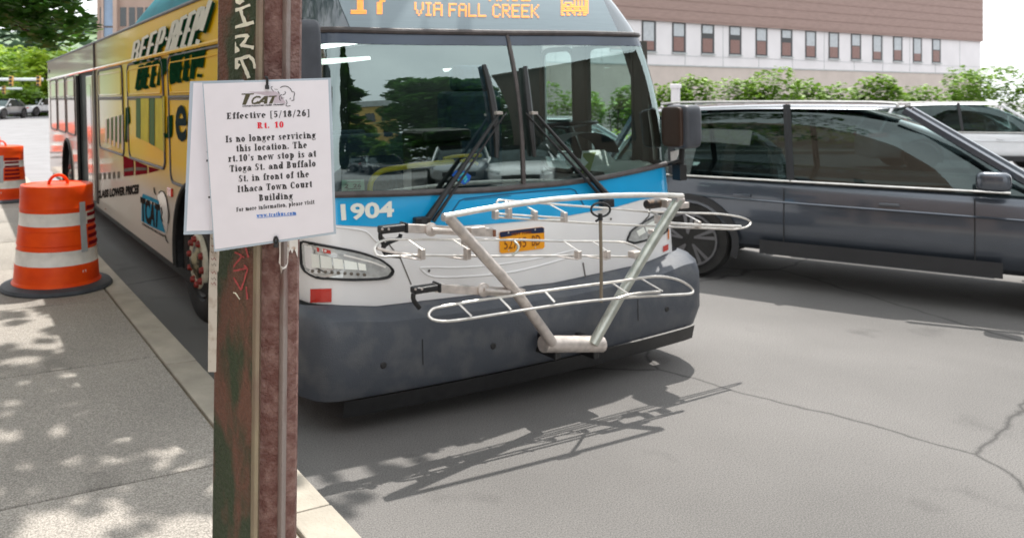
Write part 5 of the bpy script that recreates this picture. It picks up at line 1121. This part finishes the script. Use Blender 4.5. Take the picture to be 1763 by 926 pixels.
# signal gantry
for (yy,xa,xb,Y,sigs,lb) in ((137,-60,74,48,(21,68),'pale mast arm with two yellow traffic signals across the street'),(153,-60,38,60,(8,),'lower and farther mast arm with one signal, at the left edge')):
    A=P(xa,yy,Y); B=P(xb,yy,Y); o=empty('traffic_signal_mast',(A.x,Y,gz(Y))); tag(o,lb,'traffic signal'); h=A.z-gz(Y)
    b=MB(); b.tube([(0,0,h),(B.x-A.x,0,h)],.09,8); b.build('mast_arm',M['pole'],o)
    b=MB(); b.tube([(0,0,0),(0,0,h+.3)],.13,8); b.build('pole',M['pole'],o)
    for sx in sigs:
        x_=P(sx,yy,Y).x-A.x; b=MB(); b.box(x_-.12,x_+.12,-.25,-.05,h-.42,h+.2); hd_=b.build('signal_head',M['signal'],o,bevel=.03)
        for k in range(3): b=MB(); b.lathe([(0,-.01),(.10,-.01),(.11,.0),(.0,.0)],12); b.v=[(x_+v[0],-.26+v[2],h-.34+.22*k+v[1]*.8) for v in b.v]; b.build('signal_lens',M['black'],hd_)
# street walls the windscreen mirrors
def block(name,az,D,wdt,dep,h,m,label,face,win=None,z0_=0):
    x,y=rp(az,D); o=empty(name,(x,y,0),R(-az)); tag(o,label,'building'); b=MB(); b.box(-wdt/2,wdt/2,0,dep,z0_,h); b.build('wall',M[m],o); return o
oc=block('ochre_building',133.8,42,5.2,14,13.0,'ochre','ochre building with a grey cornice, reflected in the windscreen between the trees',180-133)
b=MB(); b.box(-2.9,2.9,-.4,14.3,12.4,13.8); b.build('cornice',M['cornice'],oc)
for k in range(3):
    for j in (-1.5,0,1.5): b=MB(); b.box(j-.45,j+.45,-.06,0,2+3.4*k,4+3.4*k); b.build('window',M['darkpane'],oc)
dk=block('brown_building',98.5,15,8.2,10,7.9,'greywall','dark brown building across the street, reflected on the right of the windscreen',180-101)
b=MB(); b.add([(-4.3,-.5,7.9),(4.3,-.5,7.5),(4.3,.2,7.7),(-4.3,.2,8.2)],[(0,1,2,3)]); b.build('eave',M['greywall'],dk)
for k in range(3): b=MB(); b.box(-3.5+2.6*k,-2.1+2.6*k,-.05,0,1.6,3.6); b.build('window',M['darkpane'],dk)
pvu=-9.6; o=empty('sky_blocking_building',tuple(st(pvu,-12,0)),TH); tag(o,'unseen brown building added opposite the bus doors to cut the sky light','building')  # out of view, added to keep sky light off the bus flank
b=MB(); b.box(-8,0,0,23,0,9); b.build('wall',M['tan'],o)
for k in range(7): b=MB(); b.box(0,.05,1+3.2*k,3.2+3.2*k,.8,2.9); b.build('blocker_window',M['darkpane'],o)
x,y=rp(138.2,60); o=empty('church_spire',(x,y,0)); tag(o,'thin dark church spire reflected at the left of the windscreen','spire'); b=MB(); b.lathe([(3,0),(3,9),(.9,9.2),(0,21)],6); b.build('spire_cone',M['roofgrey'],o)
# ---------------------------------------------------------------- trees
def leaves(mb,c,rad,n,size,rng,flat=.75):
    for _ in range(n):
        while True:
            v=Vector((rng.uniform(-1,1),rng.uniform(-1,1),rng.uniform(-1,1)))
            if v.length<1: break
        v=v.normalized()*(v.length**.45); p=Vector(c)+Vector((v.x*rad[0],v.y*rad[1],v.z*rad[2]))
        a=rng.uniform(0,6.28); t_=rng.uniform(-.9,.9); s=size*rng.uniform(.6,1.25)
        ax=Vector((math.cos(a),math.sin(a),t_*.6)).normalized(); ay=ax.cross(Vector((rng.uniform(-.4,.4),rng.uniform(-.4,.4),1))).normalized()
        mb.add([p-ax*s,p+ay*s*flat,p+ax*s*1.1,p-ay*s*flat],[(0,1,2,3)])
def tree(name,base,h,crown_r,label,m='leafM',clumps=16,per=160,size=.22,group=None,seed=1,low=.35,trunk=.16,detail=True):
    rng=random.Random(seed); o=empty(name,base); tag(o,label,'tree',group)
    b=MB(); b.tube([(0,0,-.3),(.04*h*.1,.02,h*.3),(-.02*h,.03*h,h*.6),(0,0,h*.85)],[trunk*1.3,trunk,trunk*.7,trunk*.2],8,smooth=3); b.build('trunk',M['bark'],o,smooth=True)
    b=MB(); cl=MB()
    for k in range(clumps):
        a=k*2.399+rng.uniform(-.3,.3); f=(k+.5)/clumps; zz=h*(low+(1-low)*f); rr2=crown_r*math.sqrt(max(.05,1-((f-.38)/.66)**2))*rng.uniform(.45,.95); c=Vector((rr2*math.cos(a),rr2*math.sin(a),zz-crown_r*.12))
        rd=crown_r*rng.uniform(.30,.48); leaves(b,c,(rd,rd,rd*.72),per,size,rng)
        if detail and k%2==0: cl.tube([(0,0,h*low*.9+f*h*.25),tuple(c*.5+Vector((0,0,h*low*.5+f*h*.2))),tuple(c)],[trunk*.45,trunk*.25,trunk*.06],5,smooth=2)
    crown=b.build('crown',M[m],o,rec=False); 
    if detail: lb=cl.build('limbs',M['bark'],o,smooth=True); lb['kind']='stuff'
    return o
# far hill and wooded slope
b=MB(); hx=[-420+30*i for i in range(26)]
def hillz(x,y,k): return (0 if k==0 else max(0,(4+k*6.8+4*math.sin(x*.018+k)+2.5*math.sin(x*.05+1.3*k))*min(1,max(0,(60-x)/120))))
b.grid(lambda i,j:(hx[i],(150,190,240,300,380)[j],gz(150)+hillz(hx[i],0,j)-(1.5 if hx[i]>100 else 0)),25,4); struct(b.build('hill',M['hill'],smooth=True))
b=MB(); rng=random.Random(5)
for k in range(210):
    x=rng.uniform(-260,10); j=rng.choice((1,2,3,3,4)); Y=(150,190,240,300,380)[j]; z=gz(150)+hillz(x,0,j)+1; leaves(b,(x,Y-4,z),(9,6,5.5),34,2.4,rng)
hw_=b.build('wooded_slope',M['leafB'],rec=False); hw_['kind']='stuff'
tl_=((22,100,84,5.0,'leafL','broad lime green tree on the left behind the signals',42),(54,90,96,3.6,'leafM','rounded mid green tree behind the white house',44),(80,72,90,3.4,'leafL','bright lime tree beside the bus tail',46),(-12,85,84,4.4,'leafM','green tree at the left edge down the street',48),(66,120,94,5.2,'leafM','darker green tree behind the lime one',50),(4,125,82,5.6,'leafL','large pale green tree higher up at the left edge',52),(104,100,82,5,'leafM','green tree just above the bus tail',54),(40,62,152,1.9,'leafM','low green shrub beneath the signals',56),(8,64,156,1.9,'leafL','low lime shrub at the left beneath the signals',58))
for x,Y,yt,r_,m,lb,sd_ in tl_:
    g=P(x,180,Y); h=P(x,yt,Y).z-gz(Y); tree('street_tree' if h>4 else 'shrub',(g.x,Y,gz(Y)),h,r_,lb,m,clumps=18,per=120,size=.34 if h>4 else .2,group='trees down the street',seed=sd_,low=.2,detail=False)
# big tree over the pavement, with the low branch that hangs into the picture
rng=random.Random(11); T=Vector((-7.2,5.2,.15)); o=empty('maple_tree',T); tag(o,'maple tree over the pavement, its low dark green branch hanging into the top left corner','tree')
b=MB(); b.tube([(0,0,-.1),(.05,0,1.4),(.1,.05,3.0),(.3,0,5.0),(.2,.1,7)],[.30,.24,.21,.17,.10],10,smooth=3); b.build('trunk',M['bark'],o,smooth=True)
limb=[((.1,0,2.6),(1.6,.4,3.5),(3.2,.8,3.9)),((.2,0,3.2),(1.5,-1.2,4.6),(3.6,-2.0,5.2)),((.2,0,3.6),(2.2,1.6,5.0),(4.8,2.4,5.4)),((.2,0,4.2),(2.6,0,5.6),(6.0,.2,6.0)),((.2,0,4.4),(-1.5,1.5,5.6),(-2.6,2.5,6.2)),((.2,0,4.0),(.4,-2.2,5.4),(.8,-4,6)),((.2,0,4.6),(3.5,-1.6,6.6),(7.5,-2.5,6.9))]
for l in limb: b=MB(); b.tube(l,[.11,.07,.025],7,smooth=4); b.build('limb',M['bark'],o,smooth=True)
b=MB()
for k in range(62):
    a=rng.uniform(0,6.28); rr2=rng.uniform(0,1)**.5; x_=2.6+5.6*rr2*math.cos(a); y_=-.5+5.4*rr2*math.sin(a); z_=4.7+2.6*rng.random()*(1-.4*rr2)+.4
    zmin=(1.7+.14*max(.5,T.y+y_+1.2))+1.0-.15
    leaves(b,(x_,y_,max(z_,zmin+.9)),(1.25,1.25,.62),150,.105,rng)
b.build('crown',M['leafD'],o,rec=False)  # unseen upper crown, spread wide to keep sun off bus front and post
# hanging sprays: x, y in the photograph, depth, spread
b=MB(); tw=MB()
rs=random.Random(21)
def inside(x,y):
    yb=interp([(-40,40),(0,40),(25,52),(50,70),(75,84),(90,86),(105,80),(125,70),(140,66),(155,58),(163,46),(166,40)],x); yt=interp([(-40,-60),(120,-60),(130,10),(150,22),(166,38)],x)
    return yt<y<yb
for _ in range(560):
    x,y=rs.uniform(-60,168),rs.uniform(-50,88)
    if not inside(x,y): continue
    if y>14 and rs.random()<.22+.22*(y>45): continue
    Y=5.4+rs.uniform(-.9,1.1); c=P(x,y,Y)-T; rd=rs.uniform(.05,.12); leaves(b,c,(rd,rd*1.5,rd*.55),rs.randint(6,13),.043,rs)
b.build('leaf_spray',M['leafM2'],o,rec=False)
def tp(x,y,Y): return tuple(P(x,y,Y)-T)
tw.tube([limb[0][2],tp(-60,-20,5.7),tp(0,30,5.7),tp(45,52,5.7),tp(92,62,5.7),tp(140,56,5.7)],[.03,.022,.014,.010,.007,.004],5,smooth=4); tw.tube([tp(0,30,5.7),tp(50,20,5.7),tp(110,28,5.7)],[.012,.008,.003],5,smooth=3); tw.build('twigs',M['bark'],o,smooth=True)['kind']='stuff'
# hedge and planting before the pale building
def bush(x,y,Y,wd,h,m,lb,grp,sd_,per=260,size=.10,nm='shrub'):
    g=P(x,y,Y); rng=random.Random(sd_); o=empty(nm,(g.x,Y,0)); tag(o,lb,'shrub',grp); b=MB()
    for k in range(7): leaves(b,(rng.uniform(-.8,.8)*wd,rng.uniform(-.5,.5),h*rng.uniform(.35,.85)),(wd*.42,wd*.4,h*.26),per,size,rng)
    b.build('foliage',M[m],o,rec=False); b=MB()
    for k in range(3): b.tube([(.1*k-.1,0,0),(rng.uniform(-.3,.3)*wd,0,h*.6)],[.03,.01],5)
    b.build('stem',M['bark'],o)
names=['first bright green shrub right of the bus, by the white bollard','green shrub just right of the white bollard','tall green shrub before the pale wall, third from the bus','green shrub fourth from the bus','green shrub fifth from the bus','green shrub sixth from the bus','green shrub seventh from the bus','green shrub nearest the right edge','green shrub seen through the driver window','green shrub seen through the windscreen centre']
for k,x in enumerate((1128,1186,1262,1345,1432,1520,1610,1705,1060,965)):
    bush(x,178,29+((k*37)%5)*.4,1.5,2.35+.5*((k*13)%4)/3,'leafM',names[k],'green shrubs before the pale building',60+k)
b=MB(); rng=random.Random(3)
for k in range(70): x=rng.uniform(8,32); leaves(b,(x,27.2+rng.uniform(-.6,.6),.35+.3*rng.random()),(.9,.6,.32),60,.08,rng)
gc=b.build('low_planting',M['leafL'],rec=False); gc['kind']='stuff'
g=P(1163,186,24); o=empty('white_bollard',(g.x,24,0)); tag(o,'white capped vent pipe standing among the planting by the pale building','bollard'); zt2=P(1163,145,24).z
b=MB(); b.lathe([(.13,0),(.13,zt2-.14),(.17,zt2-.12),(.17,zt2-.02),(.15,zt2),(0,zt2)],14); b.build('pipe',M['wallwhite'],o,smooth=True)
b=MB(); 
far=[]
b.quad((6,24.5,.06),(60,24.5,.06),(60,33,.06),(6,33,.06)); struct(b.build('planting_bed',M['soil']))
b=MB(); b.box(6,60,24.2,24.5,0,.15); struct(b.build('far_kerb',M['kerb']))
# trees behind the camera, mirrored by the windscreen
for az,D,h,r_,m,lb,sd_ in ((125.0,26,12.2,3.5,'leafR','broad dark green tree mirrored in the middle of the windscreen',81),(119.5,25,11.2,3.2,'leafR','dark green tree mirrored right of the broad one',82),(136.2,38,7.5,2.2,'leafM','small tree mirrored under the church spire',84),(146,15,13,2.8,'leafD','tall dark tree mirrored at the left edge of the windscreen',85),(131.6,35,3.4,1.5,'leafM','low tree mirrored before the ochre building',86)):
    x,y=rp(az,D); tree('tree_across_street',(x,y,0),h,r_,lb,m,clumps=34,per=300,size=.33,group='trees across the street behind the camera',seed=sd_,low=.12)
